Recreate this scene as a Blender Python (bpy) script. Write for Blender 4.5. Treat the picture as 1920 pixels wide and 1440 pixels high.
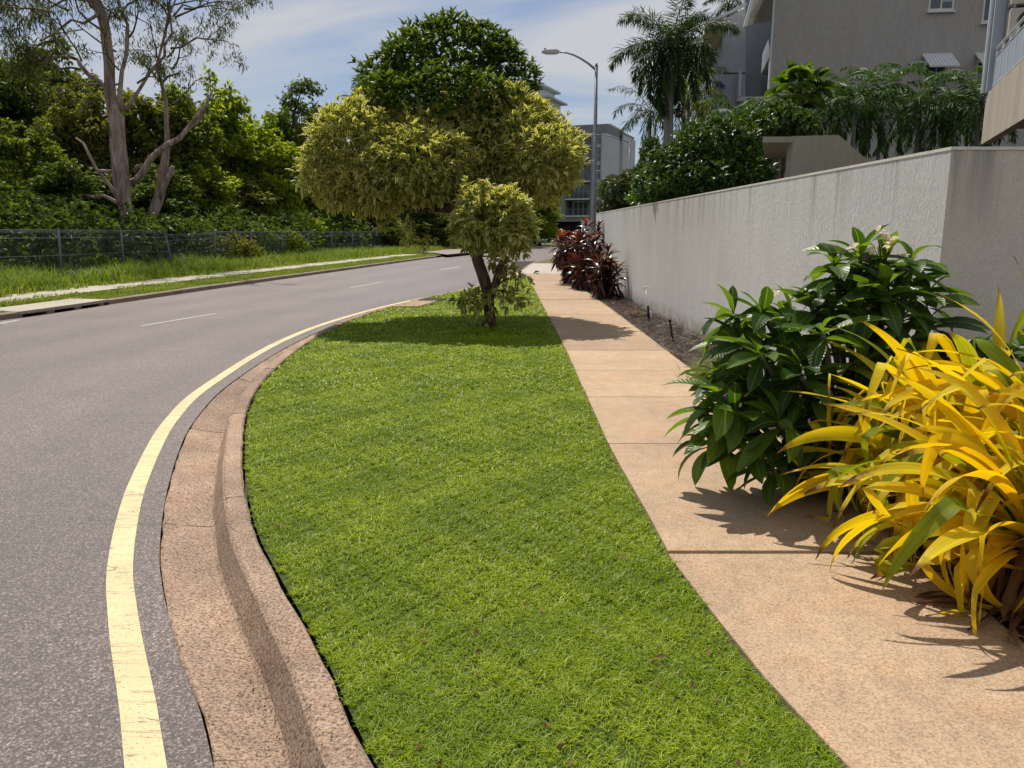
import bpy, math, random
import numpy as np
from mathutils import Vector
R = math.radians
sc = bpy.context.scene
for o in list(bpy.data.objects): bpy.data.objects.remove(o)
COL = sc.collection
# ------------------------------------------------------------------ camera
H = 1.6; F = 1480.0; PITCH = math.atan(285/F)
cd = bpy.data.cameras.new('camera'); cam = bpy.data.objects.new('camera', cd); COL.objects.link(cam)
cd.sensor_width = 36; cd.lens = 36*F/1920; cd.clip_end = 3000; cd.clip_start = .05
cam.location = (0, 0, H); cam.rotation_euler = (R(90)-PITCH, 0, 0); sc.camera = cam
# ------------------------------------------------------------------ light
SUN_EL, SUN_AZ = R(58), R(-19)     # azimuth measured from +Y towards +X
SD = Vector((math.sin(SUN_AZ)*math.cos(SUN_EL), math.cos(SUN_AZ)*math.cos(SUN_EL), math.sin(SUN_EL)))
ld = bpy.data.lights.new('sun', 'SUN'); ld.energy = 4.8; ld.angle = R(.55); ld.color = (1, .93, .82)
sun = bpy.data.objects.new('sun', ld); COL.objects.link(sun)
sun.rotation_euler = SD.to_track_quat('Z', 'Y').to_euler(); sun.location = (0, 0, 30)
w = bpy.data.worlds.new('World'); sc.world = w; w.use_nodes = True
nt = w.node_tree; nt.nodes.clear(); N = nt.nodes.new; Lk = nt.links.new
out = N('ShaderNodeOutputWorld'); bg = N('ShaderNodeBackground'); bg.inputs[1].default_value = .078
sky = N('ShaderNodeTexSky'); sky.sky_type = 'NISHITA'; sky.sun_disc = False
sky.sun_elevation = SUN_EL; sky.sun_rotation = SUN_AZ; sky.dust_density = .6; sky.ozone_density = 1.5; sky.air_density = 1.0
tc = N('ShaderNodeTexCoord'); sep = N('ShaderNodeSeparateXYZ'); Lk(tc.outputs['Generated'], sep.inputs[0])
zz = N('ShaderNodeMath'); zz.operation = 'ADD'; Lk(sep.outputs[2], zz.inputs[0]); zz.inputs[1].default_value = .22
dx = N('ShaderNodeMath'); dx.operation = 'DIVIDE'; Lk(sep.outputs[0], dx.inputs[0]); Lk(zz.outputs[0], dx.inputs[1])
dy = N('ShaderNodeMath'); dy.operation = 'DIVIDE'; Lk(sep.outputs[1], dy.inputs[0]); Lk(zz.outputs[0], dy.inputs[1])
cb = N('ShaderNodeCombineXYZ'); Lk(dx.outputs[0], cb.inputs[0]); Lk(dy.outputs[0], cb.inputs[1])
mp = N('ShaderNodeMapping'); mp.inputs['Rotation'].default_value = (0, 0, .5); mp.inputs['Scale'].default_value = (.8, 1.7, 1); mp.inputs['Location'].default_value = (3.1, .7, 0)
Lk(cb.outputs[0], mp.inputs[0])
cn = N('ShaderNodeTexNoise'); cn.inputs['Scale'].default_value = .75; cn.inputs['Detail'].default_value = 9; cn.inputs['Roughness'].default_value = .55; cn.inputs['Distortion'].default_value = .9
Lk(mp.outputs[0], cn.inputs['Vector'])
cr = N('ShaderNodeValToRGB'); cr.color_ramp.elements[0].position = .33; cr.color_ramp.elements[1].position = .58
cr.color_ramp.elements[0].color = (.12, .12, .12, 1); cr.color_ramp.elements[1].color = (.95, .95, .95, 1)
Lk(cn.outputs[0], cr.inputs[0])
mx = N('ShaderNodeMix'); mx.data_type = 'RGBA'; Lk(cr.outputs[0], mx.inputs[0])
gm = N('ShaderNodeVectorMath'); gm.operation = 'MULTIPLY'; gm.inputs[1].default_value = (.56, .72, .92)
Lk(sky.outputs[0], gm.inputs[0]); Lk(gm.outputs[0], mx.inputs[6]); mx.inputs[7].default_value = (6.9, 7.1, 7.5, 1)
Lk(mx.outputs[2], bg.inputs[0]); Lk(bg.outputs[0], out.inputs[0])
sc.view_settings.view_transform = 'Standard'; sc.view_settings.look = 'None'; sc.view_settings.exposure = .12; sc.view_settings.gamma = 1
sc.cycles.max_bounces = 8; sc.cycles.transparent_max_bounces = 8

# ------------------------------------------------------------------ picture <-> world helpers
CP, SP = math.cos(PITCH), math.sin(PITCH)
def ray(u, v):
    cx = (u-960)/F; cy = -(v-720)/F
    return np.array((cx, CP+cy*SP, -SP+cy*CP))
def X(u, v, y): return A(u, v, y)[0]
def G(u, v, z=0.0):
    d = ray(u, v); t = (z-H)/d[2]; return np.array((0, 0, H))+d*t
def A(u, v, y):
    d = ray(u, v); return np.array((0, 0, H))+d*(y/d[1])
# ------------------------------------------------------------------ object helpers
def tag(o, label=None, cat=None, group=None, kind=None):
    if label: o['label'] = label
    if cat: o['category'] = cat
    if group: o['group'] = group
    if kind: o['kind'] = kind
    return o
def empty(name, loc, label, cat, group=None, rz=0):
    o = bpy.data.objects.new(name, None); COL.objects.link(o); o.location = Vector(loc); o.rotation_euler = (0, 0, rz)
    o.empty_display_size = .3
    return tag(o, label, cat, group)
class MB:
    def __init__(s): s.v = []; s.f = []
    def add(s, vs, fs):
        n = len(s.v); s.v += [tuple(map(float, p)) for p in vs]; s.f += [tuple(i+n for i in f) for f in fs]; return s
    def box(s, x0, y0, z0, x1, y1, z1):
        vs = [(x0,y0,z0),(x1,y0,z0),(x1,y1,z0),(x0,y1,z0),(x0,y0,z1),(x1,y0,z1),(x1,y1,z1),(x0,y1,z1)]
        return s.add(vs, [(0,3,2,1),(4,5,6,7),(0,1,5,4),(1,2,6,5),(2,3,7,6),(3,0,4,7)])
    def prism(s, pts, axis, a, b):
        """polygon in the two other axes extruded along axis"""
        def mk(p, c):
            return {'x': (c, p[0], p[1]), 'y': (p[0], c, p[1]), 'z': (p[0], p[1], c)}[axis]
        n = len(pts); vs = [mk(p, a) for p in pts]+[mk(p, b) for p in pts]
        fs = [tuple(range(n))[::-1], tuple(range(n, 2*n))]+[(i, (i+1) % n, n+(i+1) % n, n+i) for i in range(n)]
        return s.add(vs, fs)
    def tube(s, pts, radii, n=8, cap=True, lump=0, rng=None):
        pts = [np.array(p, float) for p in pts]; vs = []; m = len(pts)
        if not hasattr(radii, '__len__'): radii = [radii]*m
        ref = None
        for i, p in enumerate(pts):
            d = pts[min(i+1, m-1)]-pts[max(i-1, 0)]; d = d/(np.linalg.norm(d)+1e-9)
            if ref is None:
                ref = np.cross(d, (0, 0, 1.0) if abs(d[2]) < .9 else (1.0, 0, 0))
            x = ref-d*np.dot(ref, d); x /= np.linalg.norm(x)+1e-9; ref = x; y = np.cross(d, x)
            for k in range(n):
                a = 2*math.pi*k/n; r = radii[i]
                if lump: r *= 1+lump*math.sin(3*a+1.3)*.6+lump*(rng.random()-.5)
                vs.append(p+(x*math.cos(a)+y*math.sin(a))*r)
        fs = [(i*n+k, i*n+(k+1) % n, (i+1)*n+(k+1) % n, (i+1)*n+k) for i in range(m-1) for k in range(n)]
        if cap: fs += [tuple(range(n))[::-1], tuple((m-1)*n+k for k in range(n))]
        return s.add(vs, fs)
    def build(s, name, mat, parent=None, org=(0, 0, 0), smooth=False, bevel=0):
        me = bpy.data.meshes.new(name); o_ = np.array(org, float)
        me.from_pydata([tuple(np.array(p)-o_) for p in s.v], [], s.f); me.update()
        me.shade_smooth() if smooth else me.shade_flat()
        o = bpy.data.objects.new(name, me); COL.objects.link(o); me.materials.append(mat)
        if parent: o.parent = parent
        else: o.location = Vector(org)
        if bevel:
            b = o.modifiers.new('bevel', 'BEVEL'); b.width = bevel; b.segments = 2; b.limit_method = 'ANGLE'
        return o
def mk(name, arr, mat, parent=None, org=(0, 0, 0), smooth=True):
    V, Q, UV = arr
    me = bpy.data.meshes.new(name); V = V-np.array(org, float)
    me.vertices.add(len(V)); me.vertices.foreach_set('co', V.astype(np.float32).ravel())
    me.loops.add(Q.size); me.loops.foreach_set('vertex_index', Q.astype(np.int32).ravel())
    me.polygons.add(len(Q)); me.polygons.foreach_set('loop_start', np.arange(0, Q.size, Q.shape[1], dtype=np.int32))
    at = me.attributes.new('uvw', 'FLOAT_VECTOR', 'POINT'); at.data.foreach_set('vector', UV.astype(np.float32).ravel())
    me.update(calc_edges=True)
    me.shade_smooth() if smooth else me.shade_flat()
    me.materials.append(mat)
    o = bpy.data.objects.new(name, me); COL.objects.link(o)
    if parent: o.parent = parent
    else: o.location = Vector(org)
    return o
def inst(t, M, T, rnd):
    V, Q, UV = t; n = len(T); k = len(V)
    vs = (np.einsum('nij,kj->nki', M, V)+T[:, None, :]).reshape(-1, 3)
    qs = (Q[None]+(np.arange(n)*k)[:, None, None]).reshape(-1, Q.shape[1])
    uv = np.empty((n, k, 3)); uv[:, :, :2] = UV[None]; uv[:, :, 2] = rnd[:, None]
    return vs, qs, uv.reshape(-1, 3)
def merge(L):
    off = 0; vs = []; qs = []; uv = []
    for a, b, c in L:
        vs.append(a); qs.append(b+off); uv.append(c); off += len(a)
    return np.concatenate(vs), np.concatenate(qs), np.concatenate(uv)
def nrm(a): return a/(np.linalg.norm(a, axis=-1, keepdims=True)+1e-9)
def lframe(d, roll, scale):
    """leaf frames: local Y along d, local Z as far up as it can; roll about d"""
    y = nrm(d); up = np.zeros_like(y); up[:, 2] = 1; up[:, 0] = 1e-3
    x = nrm(np.cross(y, up)); z = np.cross(x, y)
    c, s = np.cos(roll)[:, None], np.sin(roll)[:, None]
    X = x*c+z*s; Z = -x*s+z*c
    M = np.stack([X, y, Z], axis=2)
    if np.ndim(scale) == 1: scale = scale[:, None].repeat(3, 1)
    return M*scale[:, None, :]
def leaf(L, W, n=3, droop=.6, fold=.25, peak=.45, cross=3, start=0.0):
    """leaf template lying along +Y, arching towards -Z"""
    vs = []; uv = []; y = z = 0; a = start
    for i in range(n+1):
        t = i/n
        wd = (math.sin(math.pi*min(1, (t**(math.log(.5)/math.log(peak)))))**.75 if 0 < t < 1 else .04)*W/2
        for c in range(cross):
            q = c/(cross-1)*2-1
            vs.append((q*wd, y, z+abs(q)*wd*fold)); uv.append((c/(cross-1), t))
        a -= droop/n; y += math.cos(a)*L/n; z += math.sin(a)*L/n
    Q = [(i*cross+c, i*cross+c+1, (i+1)*cross+c+1, (i+1)*cross+c) for i in range(n) for c in range(cross-1)]
    return np.array(vs), np.array(Q), np.array(uv)
def diamond(L, W, droop=.25, peak=.45):
    return (np.array([(0, 0, 0), (W/2, L*peak, 0), (0, L*.98, -L*droop), (-W/2, L*peak, 0)]), np.array([(0, 1, 2, 3)]),
            np.array([(.5, 0), (1, .5), (.5, 1), (0, .5)]))
def rdir(rng, n): return nrm(rng.normal(size=(n, 3)))
def blob(lobes, n, rng, shell=.25, inner=.85):
    """points in the shells of ellipsoid lobes; returns points and outward normals"""
    P = []; NN = []; C = np.array([l[0] for l in lobes], float); S = np.array([l[1] for l in lobes], float)
    area = (S[:, 0]*S[:, 1]+S[:, 1]*S[:, 2]+S[:, 0]*S[:, 2]); pr = area/area.sum(); got = 0
    while got < n:
        k = rng.choice(len(C), n, p=pr); d = rdir(rng, n); r = 1-shell*rng.random(n)**1.3
        r *= 1+.07*np.sin(d[:, 0]*7+k)*np.cos(d[:, 2]*6+k*2)
        p = C[k]+d*S[k]*r[:, None]
        q = np.linalg.norm((p[:, None]-C[None])/S[None], axis=2); q[np.arange(n), k] = 9
        ok = q.min(axis=1) > inner
        P.append(p[ok]); NN.append(nrm(d/S[k])[ok]); got += ok.sum()
        if got == 0: inner *= .9
    return np.concatenate(P)[:n], np.concatenate(NN)[:n]
def rosette(P, D, k, rng, t, spread=1.0, size=(.8, 1.2), up=0, rollv=.5):
    """k leaves round each point, fanning about direction D"""
    n = len(P); PP = np.repeat(P, k, 0); DD = np.repeat(D, k, 0)
    r = rdir(rng, n*k); r = r-DD*np.sum(r*DD, 1, keepdims=True); r = nrm(r)
    d = nrm(DD+r*spread*(0.4+.9*rng.random((n*k, 1)))+np.array((0, 0, up)))
    s = size[0]+(size[1]-size[0])*rng.random(n*k)
    return inst(t, lframe(d, rng.normal(size=n*k)*rollv, s), PP, rng.random(n*k))
def cat(pts, step=.3, closed=False):
    """Catmull-Rom through pts, resampled at step"""
    p = np.array(pts, float); p = np.vstack([2*p[0]-p[1], p, 2*p[-1]-p[-2]]); o = []
    for i in range(1, len(p)-2):
        m = max(2, int(np.linalg.norm(p[i+1]-p[i])/step*2))
        for t in np.linspace(0, 1, m, endpoint=False):
            a, b, c, d = p[i-1:i+3]
            o.append(.5*((2*b)+(-a+c)*t+(2*a-5*b+4*c-d)*t*t+(-a+3*b-3*c+d)*t**3))
    o.append(p[-2]); o = np.array(o)
    s = np.r_[0, np.cumsum(np.linalg.norm(np.diff(o, axis=0), axis=1))]
    q = np.arange(0, s[-1], step); return np.stack([np.interp(q, s, o[:, j]) for j in range(o.shape[1])], 1)
def offs(c, d):
    """offset a 2D curve to its left by d"""
    t = np.gradient(c, axis=0); t /= np.linalg.norm(t, axis=1, keepdims=True)
    return c+np.stack([-t[:, 1], t[:, 0]], 1)*d
def strip(a, b, za, zb):
    n = min(len(a), len(b)); za = np.broadcast_to(za, n); zb = np.broadcast_to(zb, n)
    vs = [(a[i][0], a[i][1], za[i]) for i in range(n)]+[(b[i][0], b[i][1], zb[i]) for i in range(n)]
    return vs, [(i, i+1, n+i+1, n+i) for i in range(n-1)]
# ------------------------------------------------------------------ materials
class NM:
    def __init__(s, name):
        s.m = bpy.data.materials.new(name); s.m.use_nodes = True; s.t = s.m.node_tree; s.t.nodes.clear()
        s.out = s.t.nodes.new('ShaderNodeOutputMaterial')
    def n(s, ty, **kw):
        o = s.t.nodes.new('ShaderNode'+ty)
        for k, v in kw.items():
            if hasattr(o, k) and not k[0].isupper(): setattr(o, k, v)
            else: o.inputs[k.replace('_', ' ')].default_value = v
        return o
    def l(s, a, b): s.t.links.new(a, b)
    def pos(s, scale=(1, 1, 1)):
        g = s.n('NewGeometry'); m = s.n('Mapping'); m.inputs['Scale'].default_value = scale; s.l(g.outputs['Position'], m.inputs[0]); return m.outputs[0]
    def noise(s, scale, detail=4, rough=.55, vec=None, dist=0):
        o = s.n('TexNoise'); o.inputs['Scale'].default_value = scale; o.inputs['Detail'].default_value = detail
        o.inputs['Roughness'].default_value = rough; o.inputs['Distortion'].default_value = dist
        s.l(vec if vec is not None else s.pos(), o.inputs['Vector']); return o.outputs[0]
    def ramp(s, fac, stops):
        o = s.n('ValToRGB'); e = o.color_ramp.elements
        while len(e) < len(stops): e.new(.5)
        for i, (p, c) in enumerate(stops):
            e[i].position = p; e[i].color = (c, c, c, 1) if not hasattr(c, '__len__') else (*c, 1)
        s.l(fac, o.inputs[0]); return o.outputs[0]
    def mix(s, fac, a, b, mode='MIX'):
        o = s.n('Mix'); o.data_type = 'RGBA'; o.blend_type = mode
        for v, i in ((fac, 0), (a, 6), (b, 7)):
            if isinstance(v, bpy.types.NodeSocket): s.l(v, o.inputs[i])
            else: o.inputs[i].default_value = v if not hasattr(v, '__len__') else (*v, 1)
        return o.outputs[2]
    def math(s, op, a, b=None, clamp=False):
        o = s.n('Math'); o.operation = op; o.use_clamp = clamp
        for v, i in ((a, 0), (b, 1)):
            if v is None: continue
            if isinstance(v, bpy.types.NodeSocket): s.l(v, o.inputs[i])
            else: o.inputs[i].default_value = v
        return o.outputs[0]
    def bsdf(s, col, rough=.6, spec=.5, bump=None, bstr=.3, bdist=.01, metal=0):
        p = s.n('BsdfPrincipled')
        if isinstance(col, bpy.types.NodeSocket): s.l(col, p.inputs['Base Color'])
        else: p.inputs['Base Color'].default_value = (*col, 1)
        if isinstance(rough, bpy.types.NodeSocket): s.l(rough, p.inputs['Roughness'])
        else: p.inputs['Roughness'].default_value = rough
        p.inputs['Specular IOR Level'].default_value = spec; p.inputs['Metallic'].default_value = metal
        if bump is not None:
            b = s.n('Bump'); b.inputs['Strength'].default_value = bstr; b.inputs['Distance'].default_value = bdist
            s.l(bump, b.inputs['Height']); s.l(b.outputs[0], p.inputs['Normal'])
        return p
    def end(s, sh): s.l(sh.outputs[0], s.out.inputs[0]); return s.m
def plain(name, col, rough=.6, var=.12, scale=3, bump=0, metal=0, spec=.4, bs=60):
    m = NM(name); n = m.noise(scale, 6); f = m.ramp(n, [(.3, 1-var), (.7, 1+var)])
    c = m.mix(1.0, col, f, 'MULTIPLY')
    return m.end(m.bsdf(c, rough, spec, m.noise(bs, 4) if bump else None, bump, .01, metal))
def leafmat(name, c1, c2, trans=.35, rough=.4, spec=.5, edge=None, tip=None, tcol=None, base=None, stripe=0, bump=.0, patch=0, dead=None):
    m = NM(name); at = m.n('Attribute'); at.attribute_name = 'uvw'; sp = m.n('SeparateXYZ'); m.l(at.outputs['Vector'], sp.inputs[0])
    c = m.mix(m.ramp(sp.outputs[2], [(.1, 0), (.9, 1)]), c1, c2)
    if patch:
        c = m.mix(m.ramp(m.noise(patch, 2), [(.4, 0), (.62, .55)]), c, c1)
    if stripe:
        cx = m.n('CombineXYZ'); m.l(m.math('MULTIPLY', sp.outputs[0], 7), cx.inputs[0]); m.l(m.math('MULTIPLY', sp.outputs[1], .8), cx.inputs[1]); m.l(m.math('MULTIPLY', sp.outputs[2], 60), cx.inputs[2])
        st = m.noise(1.0, 3, .6, cx.outputs[0])
        c = m.mix(m.math('MULTIPLY', m.ramp(st, [(.42, 0), (.6, 1)]), stripe), c, base if base else c1)
    if base is not None:
        b = m.math('SUBTRACT', 1, sp.outputs[1]); b = m.math('ADD', b, m.math('MULTIPLY', sp.outputs[2], .5))
        c = m.mix(m.math('MULTIPLY', m.ramp(b, [(.85, 0), (1.25, 1)]), .8), c, base)
    if edge is not None:
        e = m.math('ABSOLUTE', m.math('SUBTRACT', sp.outputs[0], .5)); e = m.math('MULTIPLY', e, 2)
        e = m.math('ADD', e, m.math('MULTIPLY', m.math('SUBTRACT', sp.outputs[2], .5), .5))
        c = m.mix(m.ramp(e, [(.3, 0), (.75, 1)]), c, edge)
    if tip is not None:
        tn = m.noise(30, 3); tt = m.math('ADD', sp.outputs[1], m.math('MULTIPLY', m.math('SUBTRACT', tn, .5), .16))
        tt = m.math('ADD', tt, m.math('MULTIPLY', m.math('SUBTRACT', sp.outputs[2], .6), .12))
        c = m.mix(m.ramp(tt, [(.87, 0), (.96, 1)]), c, tip)
    bn = None
    if bump:
        wv = m.math('SINE', m.math('MULTIPLY', sp.outputs[0], 75)); bn = wv
    p = m.bsdf(c, rough, spec, bn, bump, .003)
    tr = m.n('BsdfTranslucent'); tcv = m.mix(1.0, c, tcol if tcol else (1.6, 1.5, .7), 'MULTIPLY'); m.l(tcv, tr.inputs['Color'])
    mxs = m.n('MixShader'); mxs.inputs[0].default_value = trans; m.l(p.outputs[0], mxs.inputs[1]); m.l(tr.outputs[0], mxs.inputs[2])
    return m.end(mxs)
def _b(): pass
def bark(name, c1, c2, scale=6, bstr=.6):
    m = NM(name); v = m.pos((1, 1, .18)); n = m.noise(scale, 8, .65, v, .6)
    c = m.mix(m.ramp(n, [(.36, 0), (.62, 1)]), c1, c2)
    return m.end(m.bsdf(c, .85, .2, n, bstr, .04))
# asphalt
m = NM('asphalt'); a1 = m.noise(95, 4, .8); a2 = m.noise(.35, 5); a3 = m.noise(60, 3)
c = m.ramp(a1, [(.38, (.016, .011, .011)), (.50, (.070, .051, .048)), (.57, (.165, .125, .115)), (.65, (.52, .42, .37))])
c = m.mix(1.0, c, m.ramp(a2, [(.3, .82), (.7, 1.15)]), 'MULTIPLY')
aw = m.n('Attribute'); aw.attribute_name = 'across'; tk = m.math('SINE', m.math('MULTIPLY', aw.outputs['Fac'], 25.1)); c = m.mix(1.0, c, m.ramp(m.math('ADD', m.math('MULTIPLY', tk, .5), m.math('MULTIPLY', m.noise(.8, 4), .9)), [(.0, (.93, .88, .87)), (1.0, (1.22, 1.13, 1.10))]), 'MULTIPLY')
tr_ = m.noise(2.0, 4, .6, m.pos((1.2, .12, 1))); c = m.mix(1.0, c, m.ramp(tr_, [(.3, .9), (.7, 1.08)]), 'MULTIPLY')
vo = m.n('TexVoronoi'); vo.feature = 'DISTANCE_TO_EDGE'; vo.inputs['Scale'].default_value = .33
wv_ = m.n('VectorMath'); wv_.operation = 'ADD'; nz_ = m.n('TexNoise'); nz_.inputs['Scale'].default_value = 2.5; m.l(m.pos(), nz_.inputs['Vector']); m.l(m.pos(), wv_.inputs[0])
sc3 = m.n('VectorMath'); sc3.operation = 'SCALE'; sc3.inputs[3].default_value = .7; m.l(nz_.outputs[1], sc3.inputs[0]); m.l(sc3.outputs[0], wv_.inputs[1]); m.l(wv_.outputs[0], vo.inputs['Vector'])
ck = m.math('MULTIPLY', m.ramp(vo.outputs[0], [(0, 1), (.0035, 0)]), m.ramp(m.noise(.5, 3), [(.50, 0), (.60, .8)])); c = m.mix(ck, c, (.012, .010, .010))
c = m.mix(m.ramp(m.noise(1.3, 3, .6, m.pos((.6, 1.2, 1))), [(.64, 0), (.70, .35)]), c, (.05, .04, .04))
M_asph = m.end(m.bsdf(c, .50, .55, a1, .6, .006))
def concrete(name, base, dark, speck=.5, bstr=.5, sscale=110, stain=.5, rust=None):
    m = NM(name); n1 = m.noise(sscale, 3, .75); n2 = m.noise(1.1, 7, .6); n3 = m.noise(9, 5)
    c = m.mix(m.ramp(n2, [(.32, stain), (.62, 0)]), base, dark)
    sl = m.n('Attribute'); sl.attribute_name = 'slab'; c = m.mix(1.0, c, m.ramp(sl.outputs['Fac'], [(0, (.86, .84, .82)), (1, (1.10, 1.08, 1.03))]), 'MULTIPLY')
    c = m.mix(m.ramp(m.noise(4.5, 5, .7), [(.60, 0), (.70, .35)]), c, dark)
    if rust: c = m.mix(m.ramp(m.noise(2.3, 6, .65), [(.5, 0), (.75, .6)]), c, rust)
    c = m.mix(1.0, c, m.ramp(n1, [(.34, 1-speck), (.5, 1), (.68, 1+speck*.75)]), 'MULTIPLY')
    c = m.mix(1.0, c, m.ramp(n3, [(.3, .88), (.7, 1.1)]), 'MULTIPLY')
    return m.end(m.bsdf(c, .8, .3, n1, bstr, .006))
M_path = concrete('path_concrete', (.445, .325, .222), (.28, .20, .14), .45, .6, 110, .55, (.50, .28, .15))
M_kerb = concrete('kerb_concrete', (.385, .275, .20), (.17, .12, .09), .85, 1.0, 80, .8, (.33, .18, .11))
M_kerbf = concrete('far_kerb_concrete', (.34, .27, .20), (.16, .12, .09), .3, .4, 60, .7)
M_conc = concrete('grey_concrete', (.50, .46, .38), (.30, .27, .22), .25, .3, 60)
def paint(name, col, wear):
    m = NM(name); n = m.noise(120, 3, .7); k = m.noise(2.2, 4, .6, m.pos((.5, 5, 1)), 1.0)
    c = m.mix(1.0, col, m.ramp(m.noise(2, 5), [(.3, .82), (.7, 1.05)]), 'MULTIPLY')
    w1 = m.ramp(n, [(.33, 1), (.42, 0)]); w2 = m.ramp(m.math('ABSOLUTE', m.math('SUBTRACT', k, .5)), [(.0, 1), (.012, 0)])
    wv = m.math('MULTIPLY', m.math('MAXIMUM', w1, w2), wear)
    c = m.mix(wv, c, (.09, .075, .07))
    return m.end(m.bsdf(c, .65, .4, n, .6, .004))
M_yel = paint('yellow_line_paint', (.70, .56, .31), .95); M_wht = paint('white_line_paint', (.47, .45, .42), .8)
def render_wall(name, col, drip=.3, bstr=1.0, sc_=45, vert=.22, marks=False):
    m = NM(name); v = m.pos((1, 1, vert)); n = m.noise(sc_, 6, .7, v, .4); s_ = m.noise(3, 6, .6, m.pos((1, 1, .12)))
    c = m.mix(m.ramp(s_, [(.35, drip), (.65, 0)]), col, tuple(x*.72 for x in col))
    c = m.mix(m.ramp(m.noise(.6, 5), [(.45, 0), (.8, .18)]), c, (.40, .32, .24))
    c = m.mix(1.0, c, m.ramp(n, [(.32, .86), (.6, 1.06)]), 'MULTIPLY')
    if marks:
        g_ = m.n('NewGeometry'); s3 = m.n('SeparateXYZ'); m.l(g_.outputs['Position'], s3.inputs[0])
        run = m.math('MULTIPLY', m.ramp(m.math('MULTIPLY', s3.outputs[2], .4), [(.60, 0), (.875, .75)]), m.ramp(m.noise(5, 4, .7, m.pos((1, 1, .05))), [(.5, 0), (.68, 1)])); c = m.mix(run, c, (.26, .24, .21))
        spl = m.math('MULTIPLY', m.ramp(s3.outputs[2], [(.0, .85), (.28, 0)]), m.ramp(m.noise(6, 6, .7), [(.35, .1), (.6, 1)])); c = m.mix(spl, c, (.24, .17, .12))
    return m.end(m.bsdf(c, .85, .25, n, bstr, .02))
M_wall = render_wall('textured_render', (.66, .66, .65), .28, .9, 52, .33, True)
M_wallcap = plain('wall_cap_render', (.72, .69, .62), .8, .12, 12, .3)
M_soil = plain('dark_soil', (.028, .018, .012), .95, .5, 14, .8, bs=50)
M_grey = render_wall('grey_building_render', (.37, .345, .32), .2, .25, 20)
M_blue = render_wall('blue_grey_render', (.32, .35, .41), .25, .25, 20)
M_beige = render_wall('beige_render', (.33, .31, .245), .2, .2, 20)
M_pale = plain('pale_panel', (.68, .62, .48), .8, .1, 2)
M_tan = render_wall('tan_parapet_render', (.52, .45, .36), .35, .7, 45)
M_whitemet = plain('white_metal', (.66, .67, .68), .4, .05, 3, metal=.0)
M_railing = plain('pale_blue_metal', (.33, .37, .43), .45, .06, 3)
M_fence = plain('dark_grey_steel', (.14, .15, .165), .45, .15, 3, metal=.2)
M_galv = plain('galvanised_steel', (.30, .31, .33), .5, .18, 8, metal=.4)
M_dark = plain('dark_recess', (.015, .015, .018), .9, .1, 2)
M_glass = plain('window_glass', (.02, .035, .045), .08, .2, 1, spec=.9)
M_frame = plain('pale_window_frame', (.62, .60, .56), .5, .05, 3)
M_black = plain('black_plastic', (.012, .012, .013), .5, .2, 8)
M_apt = plain('apartment_grey_render', (.185, .185, .20), .85, .1, .5)
M_aptl = plain('apartment_light_render', (.44, .45, .47), .85, .1, .5)
M_aptw = plain('apartment_white_render', (.62, .63, .64), .8, .08, .5)
M_gum = bark('gum_bark', (.13, .085, .07), (.42, .32, .27), 5, .7)
M_trunk = bark('brown_bark', (.045, .03, .022), (.16, .105, .075), 14, .8)
M_palmt = bark('palm_bark', (.13, .115, .10), (.27, .24, .21), 6, .3)
M_twig = plain('twig', (.10, .075, .05), .8, .3, 8)
M_frang = plain('frangipani_branch', (.13, .12, .10), .7, .3, 20, .3)
# ------------------------------------------------------------------ ground curves
KB = cat([(1.9,-1.6),(1.1,-.3),(.42,.8),(-.02,1.5),(-.42,2.14),(-.76,2.84),(-1.17,3.61),(-1.45,4.18),(-1.83,5.15),(-2.22,6.33),(-2.49,7.3),(-2.78,8.79),
          (-3.0,11.1),(-3.05,13),(-2.95,14.85),(-2.6,17.4),(-2.05,19.8),(-1.34,22.3),(-.62,26),(-.02,30),(.55,35),(.95,40),(1.75,46),(4.4,60),(9,76),(16,96),(30,120)], .15)
FK = cat([(-16,-6),(-13.4,4),(-11.4,10),(-10.05,15.6),(-9.55,20),(-8.97,25.2),(-7.7,35.1),(-6.4,45),(-5.15,54),(-2.6,68),(2.4,88),(9,104),(22,124)], .3)
XLf = lambda y: np.interp(y, KB[:, 1], KB[:, 0])
PL = [(1.55,-.5),(1.28,1.2),(1.03,2.14),(.90,2.8),(.80,3.8),(.745,5.9),(.75,10.9),(.70,16),(.64,22.6),(.55,29.5)]
XRf = lambda y: np.interp(y, [p[1] for p in PL], [p[0] for p in PL])
PR = [(2.0,-.5),(2.02,2.5),(2.10,4),(2.14,9.3),(2.12,14.8),(2.08,20.3),(1.87,28.2),(1.85,31)]
XPf = lambda y: np.interp(y, [p[1] for p in PR], [p[0] for p in PR])
# base ground
b = MB(); n = 24
b.add([(-900,-300,-.30),(900,-300,-.30),(900,1500,-.30),(-900,1500,-.30)], [(0,1,2,3)])
tag(b.build('ground', plain('far_ground', (.07, .075, .035), .95, .3, .1)), kind='structure')
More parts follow.
